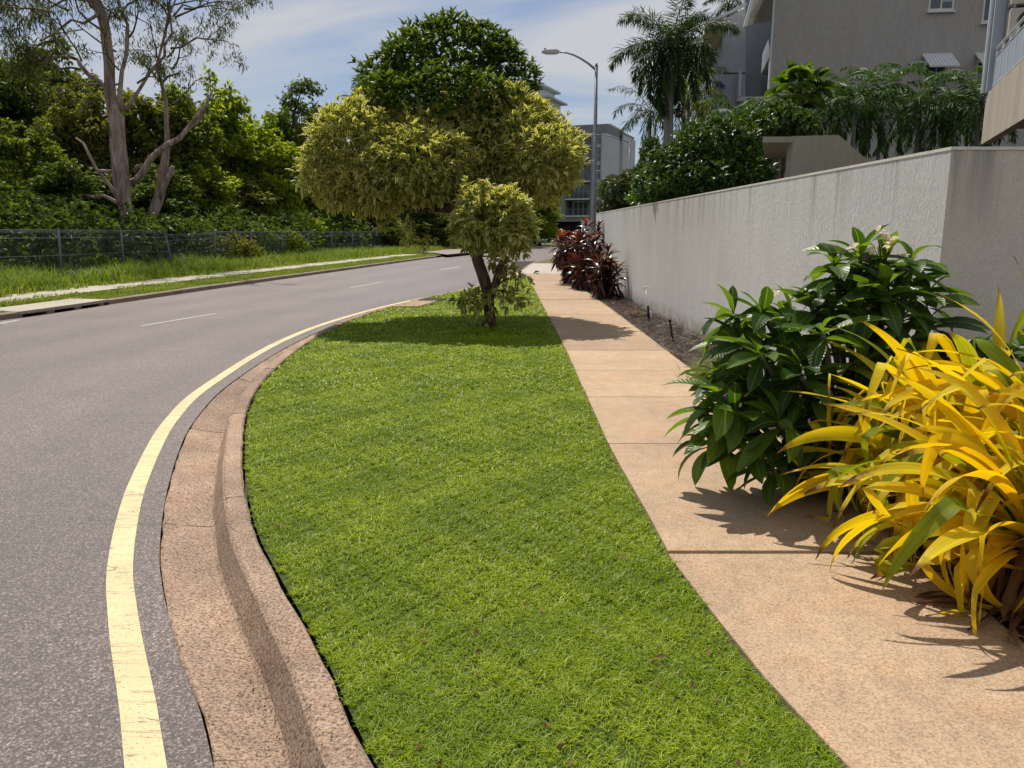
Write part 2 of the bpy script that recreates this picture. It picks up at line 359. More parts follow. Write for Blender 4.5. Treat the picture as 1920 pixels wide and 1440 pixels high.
# road
RZ = -.11
GT = np.interp(KB[:, 1], [2.2, 2.8, 3.2, 6.5, 8.2, 10, 12, 15, 20], [.41, .44, .475, .485, .455, .41, .36, .33, .32])[:, None]
LT = np.interp(KB[:, 1], [2.2, 2.7, 3.4, 5.3, 8, 9.3, 12, 15.3, 17, 20], [.665, .70, .72, .75, .75, .71, .69, .66, .63, .63])[:, None]
q = offs(KB, GT+.005); idx = np.linspace(0, 1, 420)
def rs(c, n=420):
    s = np.r_[0, np.cumsum(np.linalg.norm(np.diff(c, axis=0), axis=1))]; t = np.linspace(0, s[-1], n)
    return np.stack([np.interp(t, s, c[:, j]) for j in range(2)], 1)
yk = np.concatenate([np.linspace(-1.0, 30, 260), np.linspace(30.5, 118, 160)])
def atY(c, y): return np.stack([np.interp(y, c[:, 1], c[:, 0]), y], 1)
LFT = atY(FK, yk); RGT = atY(q, yk)
vs = []; fs = []; K = 6
for i in range(len(yk)):
    for k in range(K+1):
        t = k/K; vs.append((LFT[i][0]*(1-t)+RGT[i][0]*t, yk[i], RZ))
for i in range(len(yk)-1):
    for k in range(K): fs.append((i*(K+1)+k, i*(K+1)+k+1, (i+1)*(K+1)+k+1, (i+1)*(K+1)+k))
b = MB().add(vs, fs); ro_ = tag(b.build('road', M_asph), kind='structure'); at_ = ro_.data.attributes.new('across', 'FLOAT', 'POINT'); at_.data.foreach_set('value', [k/K for i in range(len(yk)) for k in range(K+1)])
# markings
b = MB(); s_ = offs(KB, LT-.122); e_ = offs(KB, LT); k0 = 6; k1 = int(np.argmin(abs(KB[:, 1]-21.5)))
b.add(*strip(s_[k0:k1], e_[k0:k1], RZ+.004, RZ+.004))
tag(b.build('edge_line', M_yel), kind='structure')
b = MB()
for (u0, v0, u1, v1, wd) in ((265,611,405,588,.09),(655,540,716,529,.10),(826,506,862,500,.12),(0,607,36,600,.10),(1009,495,987,500,.12),(900,489,925,485.5,.12)):
    p0 = G(u0, v0, RZ)[:2]; p1 = G(u1, v1, RZ)[:2]
    if (u0, v0) == (0, 607): p0 = p0+(p0-p1)*2
    d = (p1-p0)/np.linalg.norm(p1-p0); nn = np.array((-d[1], d[0]))*wd/2
    b.add([(*(p0-nn), RZ+.004), (*(p1-nn), RZ+.004), (*(p1+nn), RZ+.004), (*(p0+nn), RZ+.004)], [(0,1,2,3)])
tag(b.build('lane_markings', M_wht), kind='structure')
# near kerb and gutter: swept profile cut into cast lengths
def sweep(curve, prof, seglen, gap, step, rng, jit=.0, y0=-9, y1=999, skip=(), gt=None):
    b = MB(); n = int(seglen/step); i = 0; b.seg = []; offc = [offs(curve, o if gt is None or o < .21 else .205+(o-.205)*(gt-.205)/.295) for o, z in prof]
    while i < len(curve)-2:
        j = min(i+n, len(curve)-1); ym = curve[(i+j)//2][1]
        if ym < y0 or ym > y1 or any(a < ym < c for a, c in skip): i = j; continue
        dz = rng.normal()*jit; ring = []
        for k in range(i, j+1):
            r = []
            for pi, (o, z) in enumerate(prof):
                p = offc[pi][k].copy()
                if k == i and i > 0: p += (offc[pi][k+1]-p)*gap/step
                rag = jit*(1.1 if (o > .47 or o == 0.0) else .7 if gt is not None else .5); r.append((p[0]+rng.normal()*rag, p[1], z+(dz if z > -.25 else 0)+rng.normal()*jit*.3))
            ring.append(r)
        m_ = len(prof); vs = [p for r in ring for p in r]
        fs = [(a*m_+c, a*m_+c+1, (a+1)*m_+c+1, (a+1)*m_+c) for a in range(len(ring)-1) for c in range(m_-1)]
        fs += [tuple(range(m_)), tuple((len(ring)-1)*m_+c for c in range(m_))[::-1]]
        b.add(vs, fs); b.seg += [rng.random()]*len(fs); i = j
    return b
rng = np.random.default_rng(3)
kp = [(0.0,-.28),(0.0,-.014),(.012,0),(.06,.003),(.108,0),(.130,-.014),(.190,-.160),(.205,-.172),(.30,-.155),(.40,-.135),(.485,-.114),(.50,-.120),(.50,-.28)]
kb = sweep(KB, kp, 2.4, .010, .15, rng, .003, y1=118, gt=GT); ko = tag(kb.build('kerb', M_kerb, smooth=False), kind='structure'); at_ = ko.data.attributes.new('slab', 'FLOAT', 'FACE'); at_.data.foreach_set('value', kb.seg)
fkp = [(0.0,-.28),(0.0,-.115),(0.02,-.01),(.05,.012),(.17,.012),(.18,-.01),(.18,-.28)]
fb = MB()
for ya_, yb_ in ((-4, 16.0), (18.9, 54.6), (57.2, 200)):
    w_ = sweep(FK[(FK[:, 1] > ya_) & (FK[:, 1] < yb_)], fkp, 3.0, .012, .3, rng, .003); fb.add(w_.v, w_.f)
tag(fb.build('far_kerb', M_kerbf), kind='structure')
# lawn soil sheet
yl = np.linspace(.2, 30, 220); b = MB()
b.add(*strip(np.stack([XLf(yl)+.02, yl], 1), np.stack([XRf(yl)-.0, yl], 1), -.023, -.023))
m = NM('lawn_thatch'); n1 = m.noise(90, 4, .7)
M_thatch = m.end(m.bsdf(m.ramp(n1, [(.35, (.03, .035, .008)), (.55, (.085, .13, .018)), (.75, (.16, .19, .04))]), .9, .2, n1, .8, .02))
tag(b.build('lawn_soil', M_thatch), kind='structure')
b = MB(); b.add([(2.0,-8,-.051),(16,-8,-.051),(16,5.85,-.051),(2.0,5.85,-.051)], [(0,1,2,3)]); b.add([(x, y, -.05) for x, y in ((-.4,-1),(3.2,-1),(3.2,46),(.2,46),(.2,30),(-1,20),(0,10))], [(0,1,2,3,4,5,6)]); tag(b.build('bed_soil', M_soil), kind='structure')
# path slabs
js = [0.0, 1.5, 3.79, 5.88, 7.64, 9.15, 10.80, 12.35, 13.9, 15.6, 17.3, 19.1, 21.0, 22.9, 24.9, 26.9, 29.0, 30.9]
b = MB(); seg = []
for i in range(len(js)-1):
    ya, yb_ = js[i]+.009, js[i+1]-.009; dz = rng.normal()*.0022; ys = np.linspace(ya, yb_, 5)
    L_ = [(XRf(y)+rng.normal()*.003, y, dz) for y in ys]; R_ = [(XPf(y)+rng.normal()*.003, y, dz) for y in ys]
    top = L_+R_[::-1]; bot = [(p[0], p[1], -.09) for p in top]; k = len(top)
    b.add(top+bot, [tuple(range(k))[::-1], tuple(range(k, 2*k))]+[(i_, (i_+1) % k, k+(i_+1) % k, k+i_) for i_ in range(k)]); seg += [rng.random()]*(k+2)
po_ = tag(b.build('path', M_path, bevel=.006), kind='structure'); at_ = po_.data.attributes.new('slab', 'FLOAT', 'FACE'); at_.data.foreach_set('value', seg)
# crossover apron where the path meets the road, verge beyond
b = MB(); ys = np.linspace(31.0, 41.5, 12)
b.add(*strip(np.stack([np.interp(ys, KB[:, 1], KB[:, 0])+.0, ys], 1), np.stack([np.full(12, 2.9), ys], 1), 0, 0))
b.add([(float(XLf(30.0))+.0, 30.0, -.002), (.56, 29.0, -.002), (.56, 31.0, -.002), (float(XLf(31.0)), 31.0, -.002)], [(0,1,2,3)])
tag(b.build('driveway_apron', plain('apron_concrete', (.42, .36, .31), .85, .15, 2)), kind='structure')
b = MB(); ys = np.linspace(41.6, 118, 40); b.add(*strip(atY(KB, ys), np.stack([np.interp(ys, KB[:, 1], KB[:, 0])+30, ys], 1), 0, 0))
tag(b.build('far_verge', plain('dry_grass_ground', (.10, .10, .04), .95, .3, 3)), kind='structure')
# ------------------------------------------------------------------ grass
def blades(P, h, wd, lean, rng, clump=None):
    n = len(P); a = rng.random(n)*2*math.pi; d = np.stack([np.cos(a), np.sin(a), np.zeros(n)], 1)
    s = np.stack([-np.sin(a+.6*rng.normal(size=n)), np.cos(a), np.zeros(n)], 1); s = nrm(s)
    ln = lean*(.35+rng.random(n)); up = np.array((0, 0, 1.0))
    p1 = P+up*(h*.55)[:, None]+d*(h*ln*.35)[:, None]; p2 = P+up*(h*(1-.35*np.minimum(ln, 1.2)))[:, None]+d*(h*ln*1.05)[:, None]
    V = np.stack([P-s*(wd/2)[:, None], P+s*(wd/2)[:, None], p1+s*(wd*.42)[:, None], p1-s*(wd*.42)[:, None], p2+s*(wd*.06)[:, None], p2-s*(wd*.06)[:, None]], 1).reshape(-1, 3)
    Q = (np.array([(0,1,2,3),(3,2,4,5)])[None]+(np.arange(n)*6)[:, None, None]).reshape(-1, 4)
    UV = np.zeros((n, 6, 3)); UV[:, :, 1] = np.array((0,0,.55,.55,1,1)); UV[:, :, 0] = np.array((0,1,1,0,1,0)); UV[:, :, 2] = rng.random(n)[:, None]
    return V, Q, UV.reshape(-1, 3)
def hsh(x, y, f, ph=0): return np.sin(x*f*1.3+ph)*np.cos(y*f*.9+1.7*ph)+.6*np.sin(x*f*2.7-y*f*2.1+ph)+.4*np.cos(y*f*4.3+x*f*3.1)
rng = np.random.default_rng(11)
L_ = []
for y0, y1, dens, wd, hh in ((1.75, 3.2, 42000, .0033, .0155), (3.2, 5.2, 25000, .0043, .018), (5.2, 8, 12500, .006, .022), (8, 12.5, 5200, .0095, .027), (12.5, 19, 1500, .017, .038), (19, 30, 650, .026, .045)):
    A_ = (y1-y0)*4.6; n = int(A_*dens); y = y0+(y1-y0)*rng.random(n); x = -3.2+4.6*rng.random(n)
    tuft = .22+.78*np.clip(hsh(x, y, 26, 1)*.8+hsh(x, y, 3.1, 4)*.25+.55, 0, 1.0)
    ok = (x > XLf(y)+.035+.02*hsh(x, y, 15)) & (x < XRf(y)-.012+.012*hsh(x, y, 25, 2)) & (rng.random(n) < tuft)
    x, y = x[ok], y[ok]; n = len(x); hv = hh*(.62+.6*rng.random(n))*(1+.16*hsh(x, y, 5)+.13*hsh(x, y, 32, 3))
    L_.append(blades(np.stack([x, y, np.full(n, -.022)], 1), hv*1.45, wd*(.6+.8*rng.random(n)), 1.3, rng))
M_lawn = leafmat('lawn_grass', (.13, .225, .004), (.48, .575, .022), .42, .45, .35, tcol=(1.3, 1.2, .35), patch=1.6)
tag(mk('lawn_grass', merge(L_), M_lawn), 'short bright green mown grass filling the verge between kerb and path', 'grass', kind='stuff')
# soil crumbs and edging dead grass along the kerb edge
# far verge: ground, footpath, grass
def fpos(s_idx, off): return offs(FK, off)[s_idx]
b = MB(); b.add(*strip(offs(FK, .18), offs(FK, 70), -.01, .6)); 
tag(b.build('verge_ground', plain('verge_earth', (.09, .10, .035), .95, .35, 2)), kind='structure')
FA, FB_ = offs(FK, 1.75), offs(FK, 2.95)
ok = (FK[:, 1] > -3) & (FK[:, 1] < 56)
b = MB(); b.add(*strip(FA[ok], FB_[ok], .045, .07)); tag(b.build('far_footpath', M_conc), kind='structure')
def vergegrass(n, o0, o1, h0, h1, wd, y0, y1, rng, zf=.02, lean=.7, bare=None):
    sel = np.where((FK[:, 1] > y0) & (FK[:, 1] < y1))[0]
    # denser where nearer
    wgt = 1/np.maximum(FK[sel, 1], 12)**.9; k = rng.choice(sel, n, p=wgt/wgt.sum()); o = o0+(o1-o0)*rng.random(n)
    t = np.gradient(FK, axis=0); t = nrm(t); nn = np.stack([-t[:, 1], t[:, 0]], 1)
    p = FK[k]+nn[k]*o[:, None]+t[k]*(rng.random(n)*.3)[:, None]
    keep = ((p[:, 1] < 15.9) | (p[:, 1] > 19.0) | (o > 1.15)) & (hsh(p[:, 0], p[:, 1], 1.3, 2)+rng.normal(size=n)*.5 > (-.9 if bare is None else bare))
    p, o = p[keep], o[keep]; n = len(p)
    h = (h0+(h1-h0)*rng.random(n))*(1+.28*hsh(p[:, 0], p[:, 1], 1.1))
    return blades(np.column_stack([p, np.full(n, zf)+o*.008]), h, wd*(.6+.8*rng.random(n)), lean, rng)
rng = np.random.default_rng(12)
g1 = vergegrass(80000, .2, 1.72, .02, .085, .016, 8, 70, rng, .0)
g1b = vergegrass(5000, 1.6, 2.0, .03, .1, .018, 8, 60, rng, .02, bare=.4)
g1c = vergegrass(9000, 2.55, 3.2, .1, .3, .018, 8, 60, rng, .02, bare=-.3)
M_weed = leafmat('weedy_grass', (.13, .20, .018), (.30, .38, .045), .42, .5, .3, tcol=(1.4, 1.25, .5), patch=.7)
tag(mk('verge_grass', merge([g1, g1b, g1c]), M_weed), 'low weedy green grass strip beside the far kerb and footpath', 'grass', kind='stuff')
g2 = vergegrass(110000, 3.0, 9.5, .22, .62, .020, 6, 66, rng, .02, .6)
g3 = vergegrass(20000, 3.2, 12, .2, .5, .03, 60, 90, rng, .02, .6)
tag(mk('tall_grass', merge([g2, g3]), leafmat('tall_grass', (.11, .18, .022), (.26, .34, .05), .42, .5, .3, tcol=(1.4, 1.3, .5), patch=.5)), 'tall unmown grass growing along the foot of the wire fence', 'grass', kind='stuff')
# ------------------------------------------------------------------ storm drain in far kerb
seg = (FK[:, 1] > 16.0-.1) & (FK[:, 1] < 18.9+.1); fc = FK[seg]
dr = empty('storm_drain', (*fc[len(fc)//2], -.1), 'pale concrete storm drain lid with three dark kerb openings at left road edge', 'storm drain'); o_ = dr.location
b = MB(); i0, i1 = fc, offs(fc, .95); vs, fs = strip(i0, i1, .018, .03); b.add(vs, fs)
k = len(fc); vs2 = [(p[0], p[1], -.045) for p in i0]+[(p[0], p[1], -.045) for p in i1]
b.add(vs+vs2, [(i, i+1, 2*k+i+1, 2*k+i) for i in range(k-1)]+[(2*k+i, 2*k+i+1, 3*k+i+1, 3*k+i) for i in range(k-1)]+[(0, k, 3*k, 2*k), (k-1, 2*k-1, 4*k-1, 3*k-1)])
b.build('lid', M_conc, dr, o_)
b = MB(); s0, s1 = offs(fc, .35), offs(fc, .36); b.add(*strip(s0, s1, -.28, .0)); b.build('throat', M_dark, dr, o_)
for t in (0.0, .34, .67, 1.0):
    c = fc[min(int(t*(k-1)), k-2)]; d = fc[min(int(t*(k-1))+1, k-1)]-c; d = d/np.linalg.norm(d); nn = np.array((-d[1], d[0]))
    wd = .1 if t in (0.0, 1.0) else .13
    a0 = c+nn*.004; q0 = [a0-d*wd, a0+d*wd, a0+d*wd*.5+nn*.34, a0-d*wd*.5+nn*.34]
    q1 = [a0-d*wd*.45, a0+d*wd*.45, a0+d*wd*.4+nn*.34, a0-d*wd*.4+nn*.34]
    MB().add([(*p, -.046) for p in q0]+[(*p, -.28) for p in q1], [(0,1,5,4),(1,2,6,5),(2,3,7,6),(3,0,4,7),(0,3,2,1)]).build('pier', M_kerbf, dr, o_)
# gravel track
p = [G(730, 474)[:2], G(810, 476)[:2], G(838, 480)[:2], G(935, 470)[:2], G(900, 462)[:2], G(830, 459)[:2], G(745, 466)[:2]]
tag(MB().add([(a[0], a[1], .10) for a in p], [tuple(range(len(p)))]).build('gravel_track', plain('track_gravel', (.26, .21, .19), .95, .25, 6, .5)), kind='structure')
# near kerb side-entry pit
pc = G(785, 566)[:2]; pit = empty('drain_pit', (*pc, 0), 'tan concrete pit lid set in lawn edge behind the variegated tree', 'drain')
sl = (KB[:, 1] > 17.2) & (KB[:, 1] < 19.4); c = KB[sl]
b = MB(); vs, fs = strip(offs(c, -.62), offs(c, -.004), .022, .012); b.add(vs, fs); k = len(c)
b.add(vs+[(v[0], v[1], -.06) for v in vs], [(i+1, i, 2*k+i, 2*k+i+1) for i in range(k-1)]+[(0, k, 3*k, 2*k), (k-1, 2*k-1, 4*k-1, 3*k-1)])
b.build('lid', M_path, pit, pit.location)
c2 = c[len(c)*2//3:]; b = MB(); b.add(*strip(offs(c2, -.64), offs(c2, -.1), .028, .028)); b.build('slot_shade', M_dark, pit, pit.location)  # flat dark strip on the lid: a shadow painted as colour
# ------------------------------------------------------------------ mesh fence
FY = [(-210,21.5),(-45,22.6),(110,25.0),(228,28.6),(322,32.0),(402,35.8),(471,39.8),(529,43.8),(578,47.8),(622,52),(661,56.2),(695,60.5),(725,65)]
FP = [np.array((X(u, 450, y), y)) for u, y in FY]
fo = empty('wire_fence', (*FP[0], 0), 'dark grey welded wire fence with round posts running along the wood', 'fence'); rng = np.random.default_rng(5)
HF = 1.62
def fz(p): return .06+.0*p[1]
tops = []
for i, p in enumerate(FP):
    lean = np.array((-.26, 0)) if i == 4 else rng.normal(size=2)*.012
    t = np.array((*(p+lean), HF+(.07 if i < 4 else .03))); tops.append(t)
    MB().tube([(*p, -.1), t], .038, 8).tube([t, t+(0, 0, .03)], [.044, .03], 8).build('post', M_fence, fo, fo.location, True)
for i in range(len(FP)-1):
    a, c = FP[i], FP[i+1]; ta, tb = tops[i], tops[i+1]; Ln = np.linalg.norm(c-a); b = MB()
    sag = -.13 if i == 4 else 0; nw = int(Ln/(.062 if i < 5 else .085 if i < 8 else .12)); r = .0042 if i < 5 else .006
    d = (c-a)/Ln; nn = np.array((d[1], -d[0]))
    zt = lambda t: (ta[2]*(1-t)+tb[2]*t)-.03+(sag*(1-t*.6))
    xt = lambda t, h: a+(c-a)*t+((ta[:2]-a)*(1-t)+(tb[:2]-c)*t)*(h/HF)
    for k in range(nw+1):
        t = k/nw; z1 = zt(t); q0 = xt(t, 0); q1 = xt(t, HF)
        pts = [(*q0, .02), (*q1, z1-.06), (*(q1+nn*.035), z1-.01), (*(q1+nn*.075), z1-.03), (*(q1+nn*.08), z1-.075), (*(q1+nn*.01), z1-.10)]
        b.tube(pts, r, 3, False)
    for hh, rr in ((.0, .008), (.06, .006), (.24, .009), (.78, .006), (1.30, .006)):
        b.tube([(*xt(t, HF-hh), zt(t)-hh) for t in (0, .25, .5, .75, 1)], rr, 4, False)
    b.build('mesh_panel', M_fence, fo, fo.location)
# ------------------------------------------------------------------ rendered boundary wall
WH = 2.19
wa = np.array((3.095, 5.77)); wb = np.array((2.70, 25.9))
wl = empty('boundary_wall', (3.095, 5.77, 0), 'tall pale textured rendered wall running beside the footpath', 'wall')
nseg = 12; b = MB(); wn = np.array((-1, -.016))
P_ = [wa+(wb-wa)*t for t in np.linspace(0, 1, nseg+1)]
for i in range(nseg):
    p, q_ = P_[i], P_[i+1]
    b.add([(*p, -.1), (*q_, -.1), (*q_, WH-.02), (*p, WH-.02)], [(0,3,2,1)])
b.add([(*wb, -.1), (wb[0]+.2, wb[1], -.1), (wb[0]+.2, wb[1], WH-.02), (*wb, WH-.02)], [(0,3,2,1)])
b.add([(wb[0]+.2, wb[1], -.1), (wa[0]+.2, wa[1]+.2, -.1), (wa[0]+.2, wa[1]+.2, WH-.02), (wb[0]+.2, wb[1], WH-.02)], [(0,3,2,1)])
b.build('road_face', M_wall, wl, wl.location)
b = MB().box(3.098, 5.773, -.1, 14, 5.97, WH-.02); b.build('return_face', render_wall('smooth_tan_render', (.70, .62, .53), .15, .35, 60, 1, True), wl, wl.location)
b = MB(); b.add([(wa[0]-.004, wa[1]-.004, WH-.022), (14, wa[1]-.004, WH-.022), (14, wa[1]+.21, WH-.022), (wa[0]+.21, wa[1]+.21, WH-.022), (wb[0]+.21, wb[1]+.003, WH-.022), (wb[0]-.004, wb[1]+.003, WH-.022)]+
      [(wa[0]-.004, wa[1]-.004, WH), (14, wa[1]-.004, WH), (14, wa[1]+.21, WH), (wa[0]+.21, wa[1]+.21, WH), (wb[0]+.21, wb[1]+.003, WH), (wb[0]-.004, wb[1]+.003, WH)],
      [(6,7,8,9),(6,9,10,11),(0,1,7,6),(1,2,8,7),(2,3,9,8),(3,4,10,9),(4,5,11,10),(5,0,6,11)])
b.build('cap', M_wallcap, wl, wl.location)
# raised garden behind the wall
tag(MB().add([(3.3,5.98,1.25),(60,5.98,1.25),(60,29,1.6),(2.92,25.8,1.25)], [(0,1,2,3)]).add([(2.92,25.8,1.25),(60,29,1.6),(60,60,1.6),(3.2,60,.4)], [(0,1,2,3)]).build('raised_garden', M_soil), kind='structure')
lw = empty('low_wall', (3.0, 31, 0), 'short white rendered wall beyond the far end of the tall wall', 'wall')
MB().box(2.7, 31, -.05, 3.9, 31.2, 2.0).build('panel', M_aptw, lw, lw.location); MB().box(2.68, 30.98, 2.0, 3.92, 31.22, 2.04).build('cap', M_wallcap, lw, lw.location)
# ------------------------------------------------------------------ street lamps
def lamp(name, base, hz, arm_x, arm_dz, r, label, grp='street lamps along the road'):
    L = empty(name, (base[0], base[1], 0), label, 'street lamp', grp); o = L.location; x, y = base[0], base[1]
    MB().tube([(x, y, 0), (x, y, 1.2), (x, y, hz*.55), (x, y, hz)], [r*1.15, r*1.1, r*.85, r*.62], 12).build('pole', M_galv, L, o, True)
    MB().tube([(x, y, hz), (x, y, hz+.12)], [r*.66, r*.3], 12).build('pole_cap', M_galv, L, o, True)
    MB().tube([(x, y, 0), (x, y, .03)], r*2, 12).build('base_plate', M_galv, L, o)
    pts = [(x+arm_x*t, y, hz-.14+arm_dz*(math.sin(t*math.pi/2)**.9)) for t in (0, .2, .4, .6, .8, 1)]
    MB().tube(pts, [.045, .042, .038, .034, .03, .028], 8).build('arm', M_galv, L, o, True)
    s = -1; ex = x+arm_x; ez = hz-.14+arm_dz; b = MB()
    prof = [(0, -.04), (0, .05), (-.12, .075), (-.48, .06), (-.62, .02), (-.62, -.02), (-.42, -.06), (-.1, -.06)]
    b.prism([(ex+p[0], ez+p[1]) for p in prof], 'y', y-.13, y+.13); h_ = b.build('lamp_head', plain('lamp_grey', (.45, .46, .47), .5, .1, 5), L, o, bevel=.02)
    MB().box(ex-.5, y-.09, ez-.075, ex-.14, y+.09, ez-.062).build('lens', M_whitemet, h_, (0, 0, 0)).location = (0, 0, 0)
    MB().tube([(ex-.5, y, ez+.06), (ex-.5, y, ez+.13)], .04, 8).build('sensor', M_galv, h_, (0, 0, 0))
    for c in h_.children:
        for v in c.data.vertices: v.co -= o
    return L
lamp('street_lamp', (X(1113, 400, 30), 30), A(1117, 124, 30)[2], -1.35, .62, .092, 'tall galvanised street lamp nearest the wall with its arm over the road')
lamp('street_lamp', (X(1178, 400, 55), 55), A(1179, 264, 55)[2], -2.45, .55, .10, 'second street lamp, dark pole in front of the grey apartment block')
lamp('street_lamp', (X(1147, 345, 95), 95), A(1147, 331, 95)[2], -1.6, .8, .09, 'farthest street lamp, its arm showing against the apartment windows')
# ------------------------------------------------------------------ far apartment block
RZA = -R(20.7); BH = A(1140, 232, 125)[2]; AX0 = X(1138, 300, 125)
ab = empty('apartment_block', (AX0, 125, 0), 'grey six storey apartment block with balconies at the end of the road', 'building', rz=RZA)
def lp(name, mb, mat, par=ab): return mb.build(name, mat, par)
lp('core', MB().box(-24, 1.9, 0, -.9, 18, BH-1.4), M_apt)
b = MB().box(-7.4, -.02, BH-1.35, 0, 19, BH).box(-24, .5, BH-1.9, -7.42, 19, BH-.5)
lp('parapet', b, M_apt)
lp('side_wall', MB().box(-.9, 0, 0, 0, 8.2, BH-1.36).box(-.9, 9.6, 0, .25, 19, BH-1.36).box(-.9, 8.2, 0, -.45, 9.6, BH-1.36).box(-.9, 9.6, BH-1.36, .25, 19, BH-.55), M_aptl)  # paler than the front: light on this face put into its colour
for k in range(4): lp('roof_step', MB().box(-.6, 2+k*2.2, BH+.003, -.02, 3.2+k*2.2, BH+.25-.0*k), M_aptl)
for (x0, x1) in ((-1.05, -.9), (-7.5, -6.55), (-2.6, -2.15)): lp('pilaster', MB().box(x0, 0.02 if x0 < -2 else .0, 3.3, x1, 1.9, BH-1.36), M_apt)
for i, z in enumerate([A(1100, v_, 126.5)[2] for v_ in (404, 372, 339, 306, 273)]):
    lp('balcony_slab', MB().box(-6.55, -.25, z-.22, -2.6, 1.9, z), M_aptl)
    b = MB().box(-6.5, -.2, z+.98, -2.65, -.15, z+1.03)
    for k in range(26): b.box(-6.5+k*.152, -.185, z, -6.475+k*.152, -.165, z+.98)
    lp('balcony_rail', b, M_fence)
    d = lp('balcony_door', MB().box(-5.75, 1.83, z+.02, -3.3, 1.897, z+2.2), M_frame)
    for k in range(3): MB().box(-5.68+k*.79, 1.80, z+.1, -4.98+k*.79, 1.828, z+2.1).build('pane', M_glass, d)
    [lp('side_window', MB().box(a_, 1.84, z+.3, a_+.45, 1.895, z+2.2), M_glass) for a_ in (-6.45, -3.1)]
    w_ = lp('narrow_window', MB().box(-2.1, .55, z+.1, -1.1, .62, z+2.3), M_glass)
    MB().box(-2.12, .50, z+1.1, -1.08, .545, z+1.16).box(-1.62, .50, z+.1, -1.57, .545, z+2.3).build('frame', M_frame, w_)
    lp('spandrel', MB().box(-2.14, .45, z+2.31, -1.06, 1.89, z+2.84), M_aptl)
    lp('balcony_slab', MB().box(-23, .2, z-.22, -7.55, 1.89, z), M_aptl)
    b = MB().box(-23, .25, z+.98, -7.6, .3, z+1.03)
    for k in range(60): b.box(-22.9+k*.255, .26, z, -22.87+k*.255, .28, z+.98)
    lp('balcony_rail', b, M_fence)
    for x in (-9.6, -13.5, -17.5): lp('balcony_door', MB().box(x-1.2, 1.84, z+.02, x+1.0, 1.896, z+2.2), M_glass)
lp('plinth', MB().box(-24, .0, 3.2, -1.06, 1.88, 3.97).box(-3.6, .0, 0, -.91, 1.88, 3.2).box(-24, .0, 0, -9.2, 1.88, 3.2), M_apt)
lp('garage_shade', MB().box(-9.2, 1.4, 0, -3.6, 1.85, 3.2), M_dark)  # near-black block fills the open garage, shade put into its colour
lp('ramp_wall', MB().prism([(-6, 0), (-14, 0), (-14, 3.0), (-12.8, 3.0)], 'y', -3, -2.7).v and MB().prism([(-9.3, 0), (-15, 0), (-15, 3.4), (-14, 3.4)], 'y', -2.9, -2.6), M_aptl)
# taller tower further off
tw = empty('white_tower', (X(998, 160, 170), 170, 0), 'white apartment tower with flat overhanging roofs rising behind the tree', 'building', rz=-R(22))
TZ = A(1000, 156, 170)[2]; TZ2 = A(1015, 184, 171)[2]
lp('tower_wall', MB().box(-14, 0, 0, 0, 14, TZ), M_aptw, tw); lp('roof', MB().box(-15, -1.4, TZ, 1.1, 15, TZ+.4), M_aptl, tw); lp('roof_plant', MB().box(-13, 1.5, TZ+.41, -1.2, 13, TZ+1.4), M_aptw, tw)
lp('side_tower', MB().box(.003, 1.5, 0, 2.1, 12, TZ2), M_aptw, tw); lp('roof', MB().box(.02, .4, TZ2, 3.4, 13, TZ2+.35), M_aptl, tw)
for k in range(5):
    z = TZ-2.7-k*2.8
    w_ = lp('window', MB().box(-3, -.05, z, -.4, -.004, z+1.9), M_glass, tw); lp('balcony_rail', MB().box(-3.6, -1.3, z-.15, -.05, -1.2, z+.95), M_railing, tw)
    lp('balcony_slab', MB().box(-3.7, -1.35, z-.4, 0, -.003, z-.16), M_aptl, tw)
    if k: lp('window', MB().box(.5, 1.44, z, 1.4, 1.497, z+1.7), M_glass, tw)
# guard rail
gp = [G(u, 466, RZ)[:2]+np.array((0, 2.5)) for u in (940, 985, 1024)]
gr = empty('guard_rail', (*gp[0], 0), 'low galvanised guard rail at the far bend of the road', 'guard rail')
y_ = 90; b = MB(); xs = [X(u, 455, y_) for u in (930, 1026)]
b.prism([(y_, .52), (y_-.06, .58), (y_, .66), (y_-.06, .74), (y_, .80), (y_+.03, .80), (y_+.03, .52)], 'x', xs[0], xs[1]); b.build('beam', M_galv, gr, gr.location)
for k in range(4): x = xs[0]+.2+k*(xs[1]-xs[0]-.4)/3; MB().box(x-.06, y_+.04, -.1, x+.06, y_+.16, .76).build('post', M_galv, gr, gr.location)
# ------------------------------------------------------------------ grey building behind the wall
gb = empty('grey_building', (X(1450, 50, 30), 30, 1.2), 'large plain grey rendered building with narrow windows above the palms', 'building', rz=-R(5))
def g(name, mb, mat, par=gb): return mb.build(name, mat, par)
g('main_wall', MB().box(0, 0, -1.3, 13, .3, 12.4), M_grey); g('rear_block', MB().box(1.9, .303, -1.3, 13, 10, 12.38), M_grey)
g('corner_trim', MB().box(-.055, -.03, -1.3, .0-.003, .12, 12.4), M_aptw)
GX0 = X(1450, 50, 30); ca, sa = math.cos(-R(5)), math.sin(-R(5))
def gl(p):
    dx_, dy_ = p[0]-GX0, p[1]-30; return np.array((dx_*ca+dy_*sa, -dx_*sa+dy_*ca, p[2]-1.2))
def slab(name, pts, th, mat):
    q_ = [gl(A(*p)) for p in pts]; n_ = len(q_); th = np.array(th, float)
    b = MB().add(q_+[p+th for p in q_], [tuple(range(n_))[::-1], tuple(range(n_, 2*n_))]+[(i, (i+1) % n_, n_+(i+1) % n_, n_+i) for i in range(n_)])
    return g(name, b, mat)
slab('stair_block', [(1355,38,31),(1355,430,31),(1398,430,31),(1398,14,31)], (0, 7, 0), M_blue)
slab('recess_wall', [(1397,-60,35.5),(1397,430,35.5),(1462,430,35.5),(1462,-60,35.5)], (0, .2, 0), M_blue)
